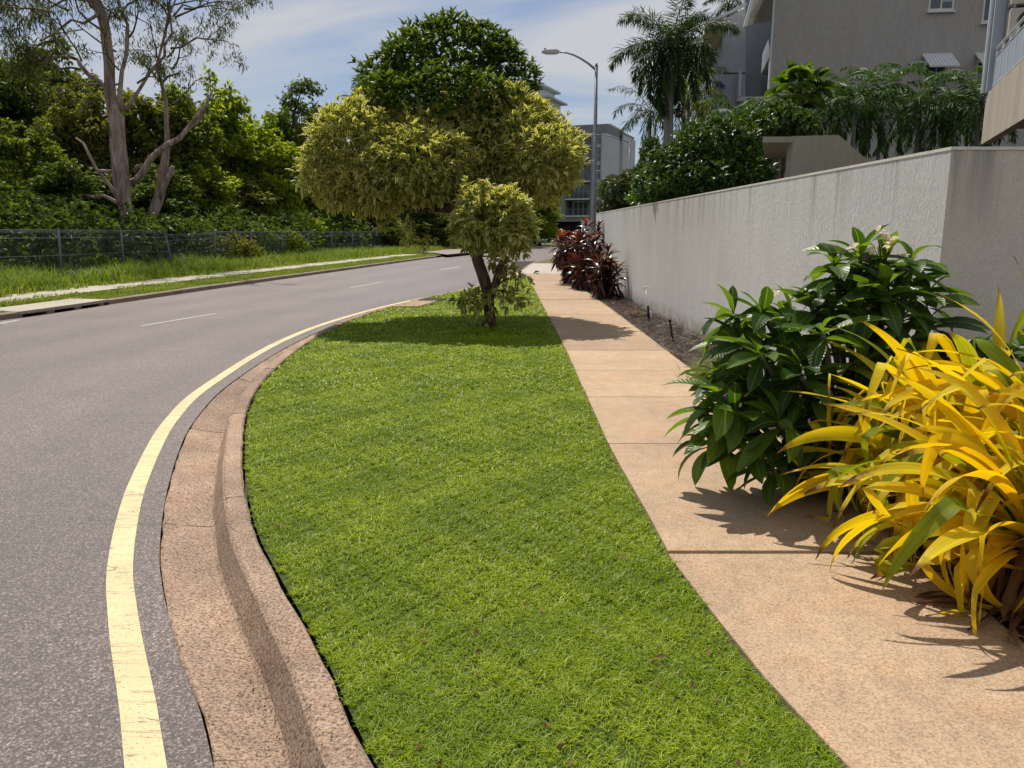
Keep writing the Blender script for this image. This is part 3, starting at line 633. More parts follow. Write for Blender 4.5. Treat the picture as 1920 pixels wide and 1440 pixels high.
slab('service_box', [(1399,137,32.6),(1399,430,32.6),(1424,430,32.6),(1424,137,32.6)], (0, 2.5, 0), M_blue)
slab('panel_joint', [(1355,136,30.98),(1355,138,30.98),(1398,138,30.98),(1398,136,30.98)], (0, .015, 0), M_dark)
slab('eave', [(1322,48,29),(1357,36,29),(1352,104,34.2),(1315,110,34.2)], (0, 0, .12), M_pale)
slab('fascia', [(1321,49,28.9),(1400,10,28.9),(1400,4,28.9),(1321,43,28.9)], (0, .09, 0), M_aptw)
slab('gable_eave', [(1397,49,29),(1424,-50,29),(1458,-50,29.9),(1449,38,34.4)], (0, 0, .12), M_pale)
slab('gable_fascia', [(1394,50,28.9),(1400,50,28.9),(1427,-50,28.9),(1421,-50,28.9)], (0, .09, 0), M_aptw)
slab('landing', [(1449.5,94,30.2),(1427,141,34.4),(1452,141,34.4)], (0, 0, .16), M_aptl)
slab('balustrade', [(1449,92,30.25),(1427,139,34.3),(1429,102,34.3),(1449,53,30.25)], (.08, 0, 0), M_blue)  # blue-grey instead of pale render: roof shade put into the colour
g('roof', MB().box(-.3, -.9, 12.41, 13.4, 10.5, 12.7), M_aptw)
for z in (2.35, 5.15):
    g('landing', MB().prism([(.55, z), (5.2, z-.0), (5.2, z+.16), (.55, z+.16)], 'x', -1.0, -.06), M_aptl)
    g('balustrade', MB().box(-1.0, .5, z+.165, -.93, 1.54, z+1.05), M_aptl)
def win(x, z0, z1, w_):
    f = g('window', MB().box(x, -.03, z0, x+w_, -.003, z1), M_frame)
    for k in range(2): MB().box(x+.06+k*(w_-.06)/2, -.036, z0+.07, x+k*(w_-.06)/2+(w_-.06)/2, -.031, z1-.06).build('pane', M_glass, f)
    for j in range(1, 5):
        zz_ = z0+(z1-z0)*j/5; MB().box(x+w_*.52, -.044, zz_-.012, x+w_*.96, -.037, zz_+.012).build('bar', M_frame, f)
    MB().box(x-.05, -.1, z0-.07, x+w_+.05, -.003, z0-.004).build('sill', M_frame, f)
GX = X(1450, 50, 30); zs = A(1760, 20, 29.5)[2]-1.2; x1 = A(1742, 20, 29.5)[0]-GX; x2 = A(1846, 20, 29.3)[0]-GX
win(x1, zs, zs+1.5, .84); win(x2, zs-.42, zs+1.5, .84)
for x in (x1-.06, x2-.1):
    zt = zs-1.45
    h_ = g('window_hood', MB().prism([(-.75, zt-.55), (-.003, zt), (-.003, zt+.03), (-.77, zt-.51)], 'x', x, x+1.0), M_whitemet)
    b = MB()
    for k in range(9): b.prism([(-.77, zt-.505), (-.003, zt+.035), (-.003, zt+.06), (-.77, zt-.48)], 'x', x+.02+k*.115, x+.07+k*.115)
    b.build('rib', M_whitemet, h_)
    f = g('window', MB().box(x+.1, -.03, zt-1.7, x+.94, -.003, zt-.2), M_frame); MB().box(x+.15, -.036, zt-1.6, x+.5, -.031, zt-.3).box(x+.54, -.036, zt-1.6, x+.89, -.031, zt-.3).build('pane', M_glass, f)
# ------------------------------------------------------------------ tan balcony building at right
tb = empty('balcony_building', (X(1847, 200, 15), 15, 1.2), 'tan building corner with a railed balcony above the wall at right', 'building', rz=-R(22))
zb = 3.2-1.2
g('parapet', MB().box(0, -8, zb-.03, .14, 0, zb+.85), render_wall('streaked_tan_render', (.50, .44, .36), .75, 1.0, 34, .12), tb)
g('balcony_floor', MB().box(.143, -8, zb+.2, 3.4, -.163, zb+.36), M_beige, tb)
g('end_wall', MB().box(.145, -.16, zb+.365, 4, 0, 8), M_blue, tb); g('lower_wall', MB().box(2.2, -8, -1.3, 2.4, 0, zb+.19), M_pale, tb)
g('back_wall', MB().box(3.2, -8, zb+.365, 3.4, -.165, 8), M_blue, tb)
g('corner_post', MB().box(-.03, -.17, zb+.853, .14, .06, 8), M_railing, tb); g('downpipe', MB().tube([(-.06, .02, zb+.87), (-.06, .02, 8)], .035, 8), M_whitemet, tb)
rl = g('railing', MB().tube([(.06, -8, zb+1.57), (.06, -.18, zb+1.57)], .022, 8).tube([(.06, -8, zb+1.44), (.06, -.18, zb+1.44)], .016, 8).tube([(.06, -8, zb+.93), (.06, -.18, zb+.93)], .018, 8), M_whitemet, tb)
for k in range(14): MB().tube([(.06, -.25-k*.6, zb+.85), (.06, -.25-k*.6, zb+1.57)], .018, 6).build('baluster', M_whitemet, rl)
MB().box(.055, -8, zb+.96, .065, -.2, zb+1.42).build('screen', M_railing, rl)
for z in (3.70, 4.22):
    ac = empty('air_conditioner', (X(1847, 200, 15), 15, 1.2), 'upper of two air conditioner units on the balcony end wall' if z > 4 else 'lower of two air conditioner units on the balcony end wall', 'air conditioner', 'air conditioner units on the balcony', rz=-R(22))
    MB().box(.16, -.50, z, .86, -.165, z+.46).build('casing', plain('ac_cream', (.48, .44, .36), .5, .05, 3), ac, bevel=.02)
    fan = MB().tube([(.47, -.515, z+.23), (.47, -.503, z+.23)], .195, 28).build('fan_grille', M_black, ac)
    b = MB()
    for r_ in (.06, .12, .18): b.tube([(.47+r_*math.cos(a), -.520, z+.23+r_*math.sin(a)) for a in np.linspace(0, 2*math.pi, 25)], .004, 4, False)
    b.build('grille_ring', M_fence, fan)
    for x_ in (.2, .78): MB().box(x_, -.48, z-.05, x_+.04, -.165, z-.002).build('bracket', M_galv, ac)
# ------------------------------------------------------------------ gate portico
pt = empty('portico', (4.3, 12, 1.2), 'beige entrance portico with sloping side panel just behind the wall', 'portico'); o_ = pt.location
def X12(u): return X(u, 280, 12.05)
def Z12(v): return A(1500, v, 12)[2]
MB().prism([(X12(1484), 1.0), (X12(1484), Z12(256)+.006), (X12(1568), Z12(253)), (X12(1650), Z12(320)), (X12(1650), 1.0)], 'y', 12, 12.25).build('side_panel', M_beige, pt, o_)
MB().prism([(X12(1427), 12.003), (X12(1484)-.004, 12.003), (X(1484, 287, 14.5), 14.5), (X(1433, 287, 14.5), 14.5)], 'z', Z12(267), Z12(256)).build('roof_slab', M_beige, pt, o_)
# ------------------------------------------------------------------ gum trees
rng = np.random.default_rng(21)
M_gl = leafmat('gum_leaf', (.055, .07, .018), (.13, .14, .04), .35, .6, .15, tcol=(1.3, 1.3, .6))
def limb(px, y, wpx, jy=.5):
    return [A(u, v, y)+np.array((0, rng.normal()*jy*.4, 0)) for u, v in px], [w/2/F*y*.86 for w in wpx]
def twigs(b, start, d0, L, r, depth, ends, rng, up=.25):
    """a twig that grows, droops and forks"""
    n = 5; p = np.array(start, float); d = nrm(np.array(d0, float)); pts = [p.copy()]; rr = [r]
    for i in range(n):
        d = nrm(d+rng.normal(size=3)*.22+np.array((0, 0, up*(.6-i/n)))); p = p+d*L/n; pts.append(p.copy()); rr.append(r*(1-.7*(i+1)/n))
        if depth > 0 and i >= 1 and rng.random() < .75:
            twigs(b, p, nrm(d+rdir(rng, 1)[0]*.9), L*(.45+.25*rng.random()), r*.5, depth-1, ends, rng, up*.6)
        if i >= 3: ends.append((p.copy(), d.copy()))
    b.tube(pts, rr, 4, False)
def gum(name, label, base, trunk, limbs, growers, nleaf, rng):
    T = empty(name, base, label, 'tree', 'gum trees behind the fence'); o = T.location
    b = MB(); P_, r_ = trunk; b.tube(P_, r_, 14, True, .16, rng); tk = b.build('trunk', M_gum, T, o, True)
    ends = []
    for P_, r_ in limbs:
        b = MB(); b.tube(P_, r_, 8, True, .1, rng); b.build('limb', M_gum, T, o, True)
    b = MB()
    for st, d0, L in growers: twigs(b, st, d0, L, .05, 2, ends, rng)
    b.build('twigs', M_twig, T, o, True)
    E = np.array([e[0] for e in ends]); k = nleaf; n = len(E)
    PP = np.repeat(E, k, 0)+rng.normal(size=(n*k, 3))*np.array((.12, .12, .15))
    D = nrm(rng.normal(size=(n*k, 3))*np.array((.5, .5, .35))+np.array((0, 0, -.9)))
    arr = inst(leaf(.23, .042, 2, .3, .1, .35), lframe(D, rng.random(n*k)*6.28, .7+.6*rng.random(n*k)), PP, rng.random(n*k))
    mk('crown', arr, M_gl, T, o); return T
Y = 36.0
trk = limb([(247,470),(245,448),(240,425),(236,400),(232,370),(229,340),(226,300),(223,265),(220,230),(213,205),(207,178),(206,150),(207,120),(203,90),(197,55),(190,25),(178,0),(160,-45),(150,-110),(160,-180)], Y,
           [38,32,27,25,27,30,33,31,29,27,22,21,20,20,19,19,20,15,11,7], .1)
lims = [limb([(243,470),(242,430),(240,380),(234,320),(230,260),(229,215)], Y, [16,17,16,14,12,9], .05),
        limb([(233,347),(248,338),(262,333),(270,318),(277,303),(297,288),(317,273),(335,258),(355,234),(368,222),(384,198),(402,168)], Y, [16,15,14,14,13,12,12,10,9,8,7,3]),
        limb([(230,208),(227,180),(228,133),(233,100),(240,73),(236,45),(230,20),(215,-30),(205,-90)], Y, [11,10,9,8,8,7,7,5,3]),
        limb([(237,206),(250,185),(267,160),(282,135),(290,117),(303,103),(313,87),(318,60),(325,30),(340,-20)], Y, [9,8,7,7,6,6,5,5,4,3]),
        limb([(206,177),(198,164),(188,152),(172,143),(160,133),(153,122),(149,112)], Y, [11,10,9,9,9,8,7]),
        limb([(236,392),(220,382),(205,372),(192,366),(178,370),(160,366),(130,363)], Y, [9,9,8,7,7,6,3]),
        limb([(232,385),(205,350),(180,315),(168,290),(155,268),(140,258)], Y, [9,8,7,6,5,3]),
        limb([(246,320),(258,312),(268,309)], Y, [8,7,6]), limb([(208,322),(192,321),(182,323)], Y, [9,7,5]),
        limb([(316,270),(345,245),(368,232),(378,215),(386,185)], Y, [6,6,5,4,3]), limb([(150,365),(145,340),(138,320),(120,314),(100,311)], Y, [4,3,3,3,2])]
gr_ = []
def grow(u, v, du, dv, L): gr_.append((A(u, v, Y)+np.array((0, rng.normal()*.5, 0)), (du, rng.normal()*.6, dv), L))
for u, v, du, dv, L in [(150,113,-1,.6,2.6),(150,113,-.4,1,2.6),(190,30,-1,.5,3.0),(180,5,-1,.1,3.4),(197,60,-1,.5,2.8),(203,90,-.9,.6,2.4),(165,-30,-1,0,3.0),(150,-90,-1,-.3,3.2),(206,150,-1,.2,2.6),(160,133,-1,0,2.4),(130,20,-.9,.1,2.2),
    (230,20,.2,1,2.2),(236,45,-.3,1,2.2),(240,73,.7,.8,2.0),(318,60,.8,.7,2.6),(325,30,.9,.5,2.8),(313,87,.9,.3,2.2),(290,117,.5,.9,2.0),(300,20,.5,.7,2.6),(335,-10,1,0,2.8),(340,-20,.6,-.2,2.6),(228,133,-.4,.9,1.8),(267,160,.5,.8,1.6),(215,-30,.6,.2,2.6),(205,-80,.2,-.3,2.6),(240,-20,.9,.1,2.4),
    (100,70,-1,-.1,1.7),(110,30,-1,.4,2.0),(90,110,-1,-.3,1.6),(80,30,-1,.2,1.6),(120,-5,-1,.3,2.2),(350,20,1,-.1,1.8)]: grow(u, v, du, dv, L)
# carriers for the outermost growers
for px, wp in (([(190,30),(160,45),(130,35),(100,60),(80,80)], [7,6,5,4,3]), ([(180,5),(150,0),(120,-5),(80,20)], [7,6,5,3]), ([(150,113),(120,105),(95,108),(70,112)], [6,5,4,2]), ([(325,30),(345,10),(365,15)], [4,4,3])): lims.append(limb(px, Y, wp))
gum('gum_tree', 'tall pale barked gum tree with sparse drooping leaves rising above the wood', A(245, 440, Y)*np.array((1,1,0)), trk, lims, gr_, 18, rng)
Y = 38.0; gr_ = []
trk = limb([(284,455),(286,425),(290,395),(300,365),(305,330),(311,295),(315,272),(312,230),(311,190),(303,155),(294,128),(300,100),(310,60),(317,20),(320,-20)], Y, [26,24,22,20,18,16,12,9,9,7,6,5,5,4,3], .05)
lims = [limb([(300,372),(312,340),(325,312)], Y, [15,13,9], .1), limb([(280,410),(290,385),(302,355),(322,318)], Y, [6,9,12,14], .1), limb([(303,155),(318,145),(330,135),(343,134)], Y, [5,5,4,2])]
for u, v, du, dv, L in [(294,128,-.5,.8,1.8),(300,100,.5,1,1.8),(317,20,.9,.3,2.0),(311,190,.7,.6,1.6),(330,135,1,.6,1.6),(303,155,-.6,.6,1.5),(317,40,-.6,.5,1.6)]: grow(u, v, du, dv, L)
gum('gum_tree', 'shorter gum tree with peeling split trunk standing right of the tallest one', A(286, 440, Y)*np.array((1,1,0)), trk, lims, gr_, 9, rng)
# ------------------------------------------------------------------ woodland trees behind the fence
M_wd = leafmat('dark_wood_leaf', (.06, .095, .016), (.14, .185, .035), .48, .5, .2, tcol=(1.5, 1.5, .6))
M_wd2 = leafmat('undergrowth_leaf', (.035, .06, .014), (.11, .155, .032), .42, .5, .2, tcol=(1.5, 1.5, .5))
M_wm = leafmat('mid_wood_leaf', (.085, .125, .016), (.19, .25, .035), .5, .5, .2, tcol=(1.6, 1.5, .5))
M_wo = leafmat('olive_wood_leaf', (.11, .13, .025), (.22, .24, .055), .5, .5, .2, tcol=(1.5, 1.4, .5))
M_wb = leafmat('bright_wood_leaf', (.14, .20, .014), (.33, .41, .035), .55, .5, .2, tcol=(1.7, 1.6, .45))
def tree_mesh(seed, mat, W, Ht, nl, nsp, k, ls, low=.12, droop=.35, narrow=.5):
    """one woodland tree about the origin; returns (trunk object, crown object)"""
    rng = np.random.default_rng(seed); lobes = []
    for i in range(nl):
        t = (i+.5)/nl; z = Ht*(low+(.93-low)*t); rad = W/2*(1-narrow*t**2.2); a = rng.random()*6.28; rr = rad*(.25+.65*rng.random())
        s = W*(.10+.11*rng.random())*(1-.4*t)
        lobes.append(((math.cos(a)*rr, math.sin(a)*rr, z+rng.normal()*Ht*.02), (s*1.15, s*1.15, s*(.62+.3*rng.random()))))
    for i in range(22):
        a = rng.random()*6.28; rr = W/2*(.15+.55*rng.random()); s = W*(.035+.04*rng.random()); lobes.append(((math.cos(a)*rr, math.sin(a)*rr, Ht*(1.06-.42*(rr/(W/2))**1.5+.05*rng.normal())), (s, s, s*1.5)))
    P, Nn = blob(lobes, nsp, rng, .7, .35); P = P+rng.normal(size=P.shape)*np.array((.14, .14, .2))
    D = nrm(Nn*.7+np.array((0, 0, -.55))+rng.normal(size=P.shape)*.5)
    arr = rosette(P, D, k, rng, diamond(ls, ls*.36, droop), 1.1, (.7, 1.25), -.15, 1.0)
    b = MB(); b.tube([(0, 0, -.3), (W*.02, 0, Ht*.25), (-W*.02, W*.02, Ht*.55), (0, 0, Ht*.85)], [Ht*.022, Ht*.018, Ht*.012, Ht*.004], 8, True, .1, rng)
    for i in range(0, nl, 2):
        c = np.array(lobes[i][0]); z0 = max(.5, c[2]*.55); st = np.array((0, 0, z0))
        b.tube([st, st*.4+c*.6+np.array((0, 0, -.2)), c], [Ht*.009, Ht*.006, Ht*.003], 5, False)
    return b, arr
proto = {}
def getproto(key, *a):
    if key not in proto: proto[key] = tree_mesh(*a)
    return proto[key]
kinds = {'dark': M_wd, 'mid': M_wm, 'olive': M_wo, 'bright': M_wb}
meshes = {}
def wtree(u, vtop, y, wpx, kind, label, variant=0, rz=0, name='woodland_tree', grp='woodland trees behind the fence', cat_='tree'):
    top = A(u, vtop, y)[2]; x = X(u, vtop*.5+210, y); W = wpx/F*y; key = (kind, variant)
    T = empty(name, (x, y, 0), label, cat_, grp, rz)
    if key not in meshes:
        b, arr = tree_mesh(100+variant*7+len(kind), kinds[kind], 5.0, 9.0, 62, 7000, 5, .30, .10 if variant < 2 else .3, .35, .5 if variant != 1 else .25)
        t = b.build('trunk', M_trunk, T, (0,0,0), True); c = mk('crown', arr, kinds[kind], T); meshes[key] = (t.data, c.data)
        T.scale = (W/5.0, W/5.0, top/9.0); return T
    for nm, d in zip(('trunk', 'crown'), meshes[key]):
        o = bpy.data.objects.new(nm, d); COL.objects.link(o); o.parent = T
    T.scale = (W/5.0, W/5.0, top/9.0); return T
wt = [(-95,150,40,230,'mid',0,'leafy tree at the far left edge of the wood'),(20,140,47,230,'dark',0,'dark green tree left of the tall gum, behind the wire fence'),
 (112,128,52,210,'dark',1,'tall dark tree just left of the gum trunk'),(55,250,38,150,'mid',1,'mid green tree low in front of the dark ones at left'),
 (165,190,44,180,'olive',0,'olive tree directly behind the tall gum trunk, on its left side'),(262,195,46,190,'olive',1,'olive tree filling the gap between the two gum trunks'),
 (345,190,48,170,'mid',0,'mid green tree behind the broken gum limb'),(425,185,53,170,'bright',0,'bright yellow green tree right of the gums, tallest of its colour'),
 (372,300,47,140,'bright',1,'bright green lower tree right of the split gum trunk'),(500,255,54,170,'bright',0,'bright green tree between the tallest bright one and the dark ones'),
 (528,232,60,110,'dark',0,'dark tree with rounded top left of the variegated tree'),(598,232,64,110,'dark',1,'dark tree partly hidden by the left lobe of the variegated tree'),
 (560,330,62,130,'bright',1,'low bright tree at the left foot of the variegated tree'),(622,345,66,120,'mid',1,'mid green tree behind the fence under the left lobe of the variegated tree'),
 (300,330,42,150,'dark',1,'dark low tree behind the split gum trunk base'),(120,320,36.5,170,'dark',0,'dark low tree behind the fence left of the gum base'),
 (-30,300,33,170,'mid',0,'leafy low tree behind the fence at the left edge of the photo'),(205,345,38.5,130,'dark',1,'dark bushy tree right behind the base of the tall gum'),
 (455,350,50,150,'olive',0,'low olive tree behind the middle of the fence'),(690,370,66,150,'mid',0,'mid green tree behind the end of the fence'),
 (770,372,74,160,'dark',0,'dark tree beyond the gravel track'),(850,355,80,170,'dark',1,'dark tree behind the trunk of the variegated tree'),(930,345,90,170,'mid',1,'green tree far behind the small clipped crown'),
 (1012,372,98,90,'bright',0,'bright green tree beside the guard rail at the bend')]
for i, (u, v, y, wp, kd, vr, lb) in enumerate(wt): wtree(u, v, y, wp, kd, lb, vr, i*1.3)
# small gappy emergent top
rng = np.random.default_rng(31)
T = empty('emergent_tree', (A(560, 300, 62)[0], 62, 0), 'dark slender tree with an irregular gappy top poking above the wood', 'tree'); o = T.location
lob = []
for u, v, s in ((556,165,11),(575,162,13),(593,168,9),(545,190,14),(560,200,12),(572,205,9),(540,215,13),(530,235,17),(550,250,22),(515,250,16),(590,260,18),(570,290,26),(540,300,26)):
    lob.append((A(u, v, 62)+np.array((0, rng.normal()*.3, 0)), np.array((s, s, s*.8))/F*62))
P, Nn = blob(lob, 2600, rng, .6, .5); P = P+rng.normal(size=P.shape)*.18; mk('crown', rosette(P, Nn, 5, rng, diamond(.24, .09, .35), 1.1, (.7, 1.2), -.4, 1), M_wd, T, o)
MB().tube([(o[0], 62, 0), A(555, 330, 62), A(548, 260, 62), A(552, 210, 62), A(565, 170, 62)], [.25, .2, .14, .09, .04], 7).tube([A(565, 175, 62), A(592, 168, 62)], [.04, .02], 5).build('trunk', M_trunk, T, o, True)
# undergrowth mass
lob = []
for i in range(150):
    y = 26+rng.random()**1.2*50; fx = np.interp(y, [p[1] for p in FP], [p[0] for p in FP]) if y < 65 else -10+(y-65)*.3
    x = fx-1.6-rng.random()*6; s = .8+rng.random()*1.0
    lob.append(((x, y, s*.55+rng.random()*.9), (s*1.2, s*1.2, s*.8)))
P, Nn = blob(lob, 20000, rng, .5, .6); P[:, 2] = np.maximum(P[:, 2], .05)
tag(mk('undergrowth', rosette(P, Nn, 4, rng, diamond(.26, .11, .3), 1.1, (.7, 1.3), 0, 1), M_wd2), 'dark tangled undergrowth filling the wood behind the fence', 'undergrowth', kind='stuff')
lob = []
for i in range(60):
    t = i/59; x = -75+t*72; y = 78+rng.random()*14+t*10; s = 4+rng.random()*2
    for z in (2.2, 5.0): lob.append(((x, y, z*(1.05-t*.2)), (s, s*.8, s*.8)))
P, Nn = blob(lob, 14000, rng, .3, .7)
tag(mk('far_wood', rosette(P, Nn, 4, rng, diamond(.7, .3, .3), 1.1, (.7, 1.3), 0, 1), M_wd), 'far-off dark wood behind the nearer trees', 'wood', kind='stuff')
# sprawling shrubs on the fence
for i, (u, v, y, s, lb) in enumerate(((438,462,37.5,.75,'pale leaved shrub sprawling through the fence right of the leaning post'),(530,450,45,.8,'green creeper climbing the middle fence post'),(185,500,27.5,.5,'small weedy shrub behind the fence near the gum base'))):
    c = A(u, v, y); T = empty('fence_shrub', (c[0], y, 0), lb, 'shrub', 'shrubs growing at the fence'); P, Nn = blob([(c, (s*1.5, s*.7, s*.75)), (c+np.array((s, 0, -.35)), (s, s*.6, s*.5))], 500, rng, .6, .4); P[:, 2] = np.maximum(P[:, 2], .1)
    mk('foliage', rosette(P, Nn, 5, rng, diamond(.13, .06, .3), 1.1, (.7, 1.3), 0, 1), M_wo if i == 0 else M_wm, T, T.location)
    MB().tube([(c[0], y, 0), (c[0], y, c[2])], [.03, .01], 5).build('stem', M_twig, T, T.location)
# ------------------------------------------------------------------ variegated tree on the verge
rng = np.random.default_rng(41)
TB = G(917, 612); TY = TB[1]
vt = empty('variegated_tree', (TB[0], TY, 0), 'cloud clipped tree with pale edged drooping leaves standing on the lawn', 'tree'); o = vt.location
M_var = leafmat('variegated_leaf', (.10, .14, .02), (.25, .28, .045), .45, .5, .25, edge=(.74, .74, .32), tcol=(1.2, 1.1, .4))
M_grn = leafmat('reverted_green_leaf', (.035, .075, .012), (.09, .15, .022), .42, .48, .2, tcol=(1.6, 1.4, .4))
def lobe(u, v, y, ru, rv, ry): s = y/F; return (A(u, v, y), (ru*s, ry, rv*s))
main = [lobe(668,285,14.6,82,84,1.0),lobe(640,322,14.6,70,58,.9),lobe(715,333,14.1,82,54,.8),lobe(740,306,14.5,90,66,1.0),lobe(800,312,13.9,84,62,.8),lobe(850,338,14.8,88,44,.7),lobe(900,255,15.2,92,74,.95),
        lobe(955,245,15.3,72,66,.8),lobe(1012,302,14.7,76,60,1.0),lobe(930,310,15.0,84,54,.75),lobe(1000,334,15.1,66,40,.8),lobe(830,270,15.0,80,60,1.0),lobe(760,260,15.3,84,50,1.1),lobe(700,232,15.0,52,42,.7),lobe(985,275,15.2,76,70,1.0),lobe(690,360,14.6,70,32,.7)]
lt = leaf(.170, .050, 4, 1.25, .35, .42, 3, .55); lt2 = leaf(.165, .046, 4, .8, .3, .42, 3, .15)
def crown(lobes, nsp, k, t, up=0.3, shell=.26, spread=.95, size=(.5, 1.2)):
    P, Nn = blob(lobes, nsp, rng, shell, .80)
    D = nrm(Nn*.9+np.array((0, 0, .35))+rng.normal(size=P.shape)*.38)
    return rosette(P+Nn*(rng.normal(size=(len(P), 1))*.06+.02), D, k, rng, t, spread, size, up, .35)
mk('crown', merge([crown(main, 6200, 6, lt), crown([(c, np.array(s)*.72) for c, s in main], 2200, 6, lt, shell=.5)]), M_var, vt, o)
green = [lobe(835,140,16.6,120,88,1.3),lobe(745,175,16.7,75,62,.9),lobe(915,170,16.6,85,80,1.1),lobe(830,195,15.4,150,50,1.4),lobe(890,100,16.6,62,48,.8),lobe(960,195,16.7,36,45,.6),lobe(705,200,15.8,36,36,.6),lobe(780,115,15.7,50,35,.6)]
gc_ = mk('green_crown', merge([crown(green, 2700, 6, lt2, .25, .3, 1.1, (.75, 1.3)), crown([(c, np.array(s)*.7) for c, s in green], 1100, 6, lt2, .2, .5)]), M_grn, vt, o)
gc_['label'] = 'dark green unvariegated top of the crown'
small = [lobe(922,415,12.9,60,46,.5),lobe(962,432,12.8,32,32,.35),lobe(885,428,12.9,30,36,.35),lobe(900,380,12.9,32,20,.35),lobe(950,390,12.9,34,22,.35)]
lo = leaf(.165, .052, 4, 1.25, .35, .42, 3, .55)
mk('lower_crown', crown(small, 950, 6, lo, .2, .35, 1.0, (.7, 1.1)), M_var, vt, o)
tufts = [lobe(878,562,13.5,27,22,.3),lobe(900,578,13.4,22,24,.25),lobe(960,560,13.6,28,20,.3),lobe(968,520,13.6,30,22,.3),lobe(950,505,13.6,18,18,.2),lobe(925,495,13.5,10,22,.15),lobe(930,560,13.2,26,12,.25)]
mk('side_shoots', crown(tufts, 190, 6, lo, .1, .9, 1.1, (.6, 1.0)), M_var, vt, o)
hang = [lobe(764,450,13.9,6,6,.1),lobe(800,450,13.9,7,7,.1),lobe(770,420,14.0,14,14,.2),lobe(1030,385,14.3,14,12,.2),lobe(720,425,14.2,10,8,.1)]
for h_ in hang: mk('hanging_shoot', crown([h_], 8, 6, lo, -.1, .9, 1.1, (.7, 1.1)), M_var, vt, o)
b = MB(); zr = lambda u, v, y: A(u, v, y)
b.tube([TB+np.array((0,0,-.1)), TB+np.array((0,0,.03)), zr(918,590,TY), zr(916,565,TY), zr(917,548,TY)], [.17, .125, .095, .088, .11], 14, True, .12, rng)
b.tube([zr(918,560,TY), zr(908,525,TY), zr(897,492,TY), zr(885,450,TY+.1), zr(868,400,TY+.3), zr(860,350,14.2), zr(850,280,14.8), zr(838,190,15.4), zr(845,110,15.6)], [.09, .10, .095, .09, .085, .08, .07, .05, .02], 12, True, .1, rng)
b.tube([zr(915,562,TY), zr(930,530,TY), zr(936,505,TY), zr(945,485,TY), zr(947,470,TY), zr(938,440,TY)], [.075, .075, .06, .05, .035, .015], 9, True, .1, rng)
b.tube([zr(944,488,TY), zr(950,470,TY), zr(955,440,TY)], [.035, .025, .012], 7)
b.build('trunk', M_trunk, vt, o, True)
b = MB()
for c, s in main+green[:3]:
    st = zr(870, 395, TY+.35) if c[0] < -.7 else zr(880, 400, TY+.3); mid = st*.5+c*.5+np.array((0, 0, -.15)); b.tube([st, mid, c], [.05, .035, .012], 6, False)
for (c, s) in small+tufts: b.tube([zr(918, 545, TY) if c[2] < 1.0 else zr(945, 480, TY), (zr(925, 530, TY)+c)/2, c], [.02, .014, .006], 5, False)
for (c, s), (c2, _) in zip(hang, (main[1], main[1], main[1], main[4], main[1])): b.tube([c2, c2*.4+c*.6+np.array((0,0,.1)), c], [.012, .008, .004], 4, False)
b.build('branches', M_trunk, vt, o, True)
# ------------------------------------------------------------------ generic shrubs behind the wall
M_sh = leafmat('dark_shrub_leaf', (.025, .06, .012), (.075, .135, .022), .3, .42, .3, tcol=(1.5, 1.5, .5))
M_sh2 = leafmat('pale_shrub_leaf', (.05, .075, .02), (.12, .15, .05), .3, .35, .5, tcol=(1.4, 1.4, .5))
M_sh3 = leafmat('fresh_shrub_leaf', (.05, .12, .014), (.12, .23, .03), .35, .35, .5, tcol=(1.5, 1.5, .5))
def shrub(name, label, lobs, nsp, k, size, mat, y, seed, zbase=1.25, grp=None, cat_='shrub', t=None):
    rng = np.random.default_rng(seed); L = [lobe(*q) for q in lobs]; c = np.mean([l[0] for l in L], 0)
    T = empty(name, (c[0], c[1], zbase), label, cat_, grp); P, Nn = blob(L, nsp, rng, .4, .7); P[:, 2] = np.maximum(P[:, 2], zbase+.05)
    mk('foliage', rosette(P, nrm(Nn+np.array((0,0,.1))), k, rng, t or leaf(size, size*.42, 2, .6, .2, .45), 1.1, (.7, 1.3), 0, .8), mat, T, T.location)
    b = MB()
    for l in L: b.tube([(c[0], c[1], zbase-.1), (c*.5+l[0]*.5)+np.array((0,0,-.3)), l[0]], [.05, .03, .012], 6, False)
    b.build('stems', M_trunk, T, T.location, True); return T
shrub('broadleaf_shrub', 'large dark glossy shrub leaning over the wall left of the portico', [(1340,270,17,75,45,1.2),(1290,310,17,70,45,1.2),(1232,348,20.5,42,30,.8),(1385,330,16.5,55,60,1.1),(1330,340,16.2,70,40,.9),(1400,240,17.5,40,30,.8),(1260,345,16.6,40,30,.8)], 3400, 5, .13, M_sh, 17, 51)
shrub('broadleaf_shrub', 'fresh green leafy shrub spilling onto the wall at its low end', [(1228,360,21.5,38,20,.6),(1268,348,19.5,38,18,.6),(1198,374,23,22,14,.5)], 700, 5, .11, M_sh3, 18, 52)
shrub('pale_shrub', 'pale speckled shrub at the far end of the wall beside the lamp post', [(1165,360,28,36,26,1.0),(1150,350,28.5,26,18,.8),(1190,345,28,28,26,.9),(1142,385,28,14,14,.6)], 1300, 5, .15, M_sh2, 28, 53, zbase=.4)
shrub('garden_tree', 'dark leafy tree standing below the tall palm', [(1222,335,26,30,42,1.2),(1232,325,27,20,40,1.2),(1220,292,27,14,28,.8),(1240,350,25,28,26,1.2)], 1900, 5, .17, M_sh, 26, 54, cat_='tree')
shrub('glossy_shrub', 'glinting glossy leaved shrub under the fan palm, left of the portico roof', [(1462,222,18,26,28,.6),(1495,236,18,28,22,.6),(1430,240,18,20,22,.6)], 650, 5, .15, leafmat('glinting_leaf', (.03, .07, .014), (.10, .17, .03), .3, .22, .8, tcol=(1.5, 1.5, .5)), 18, 55)
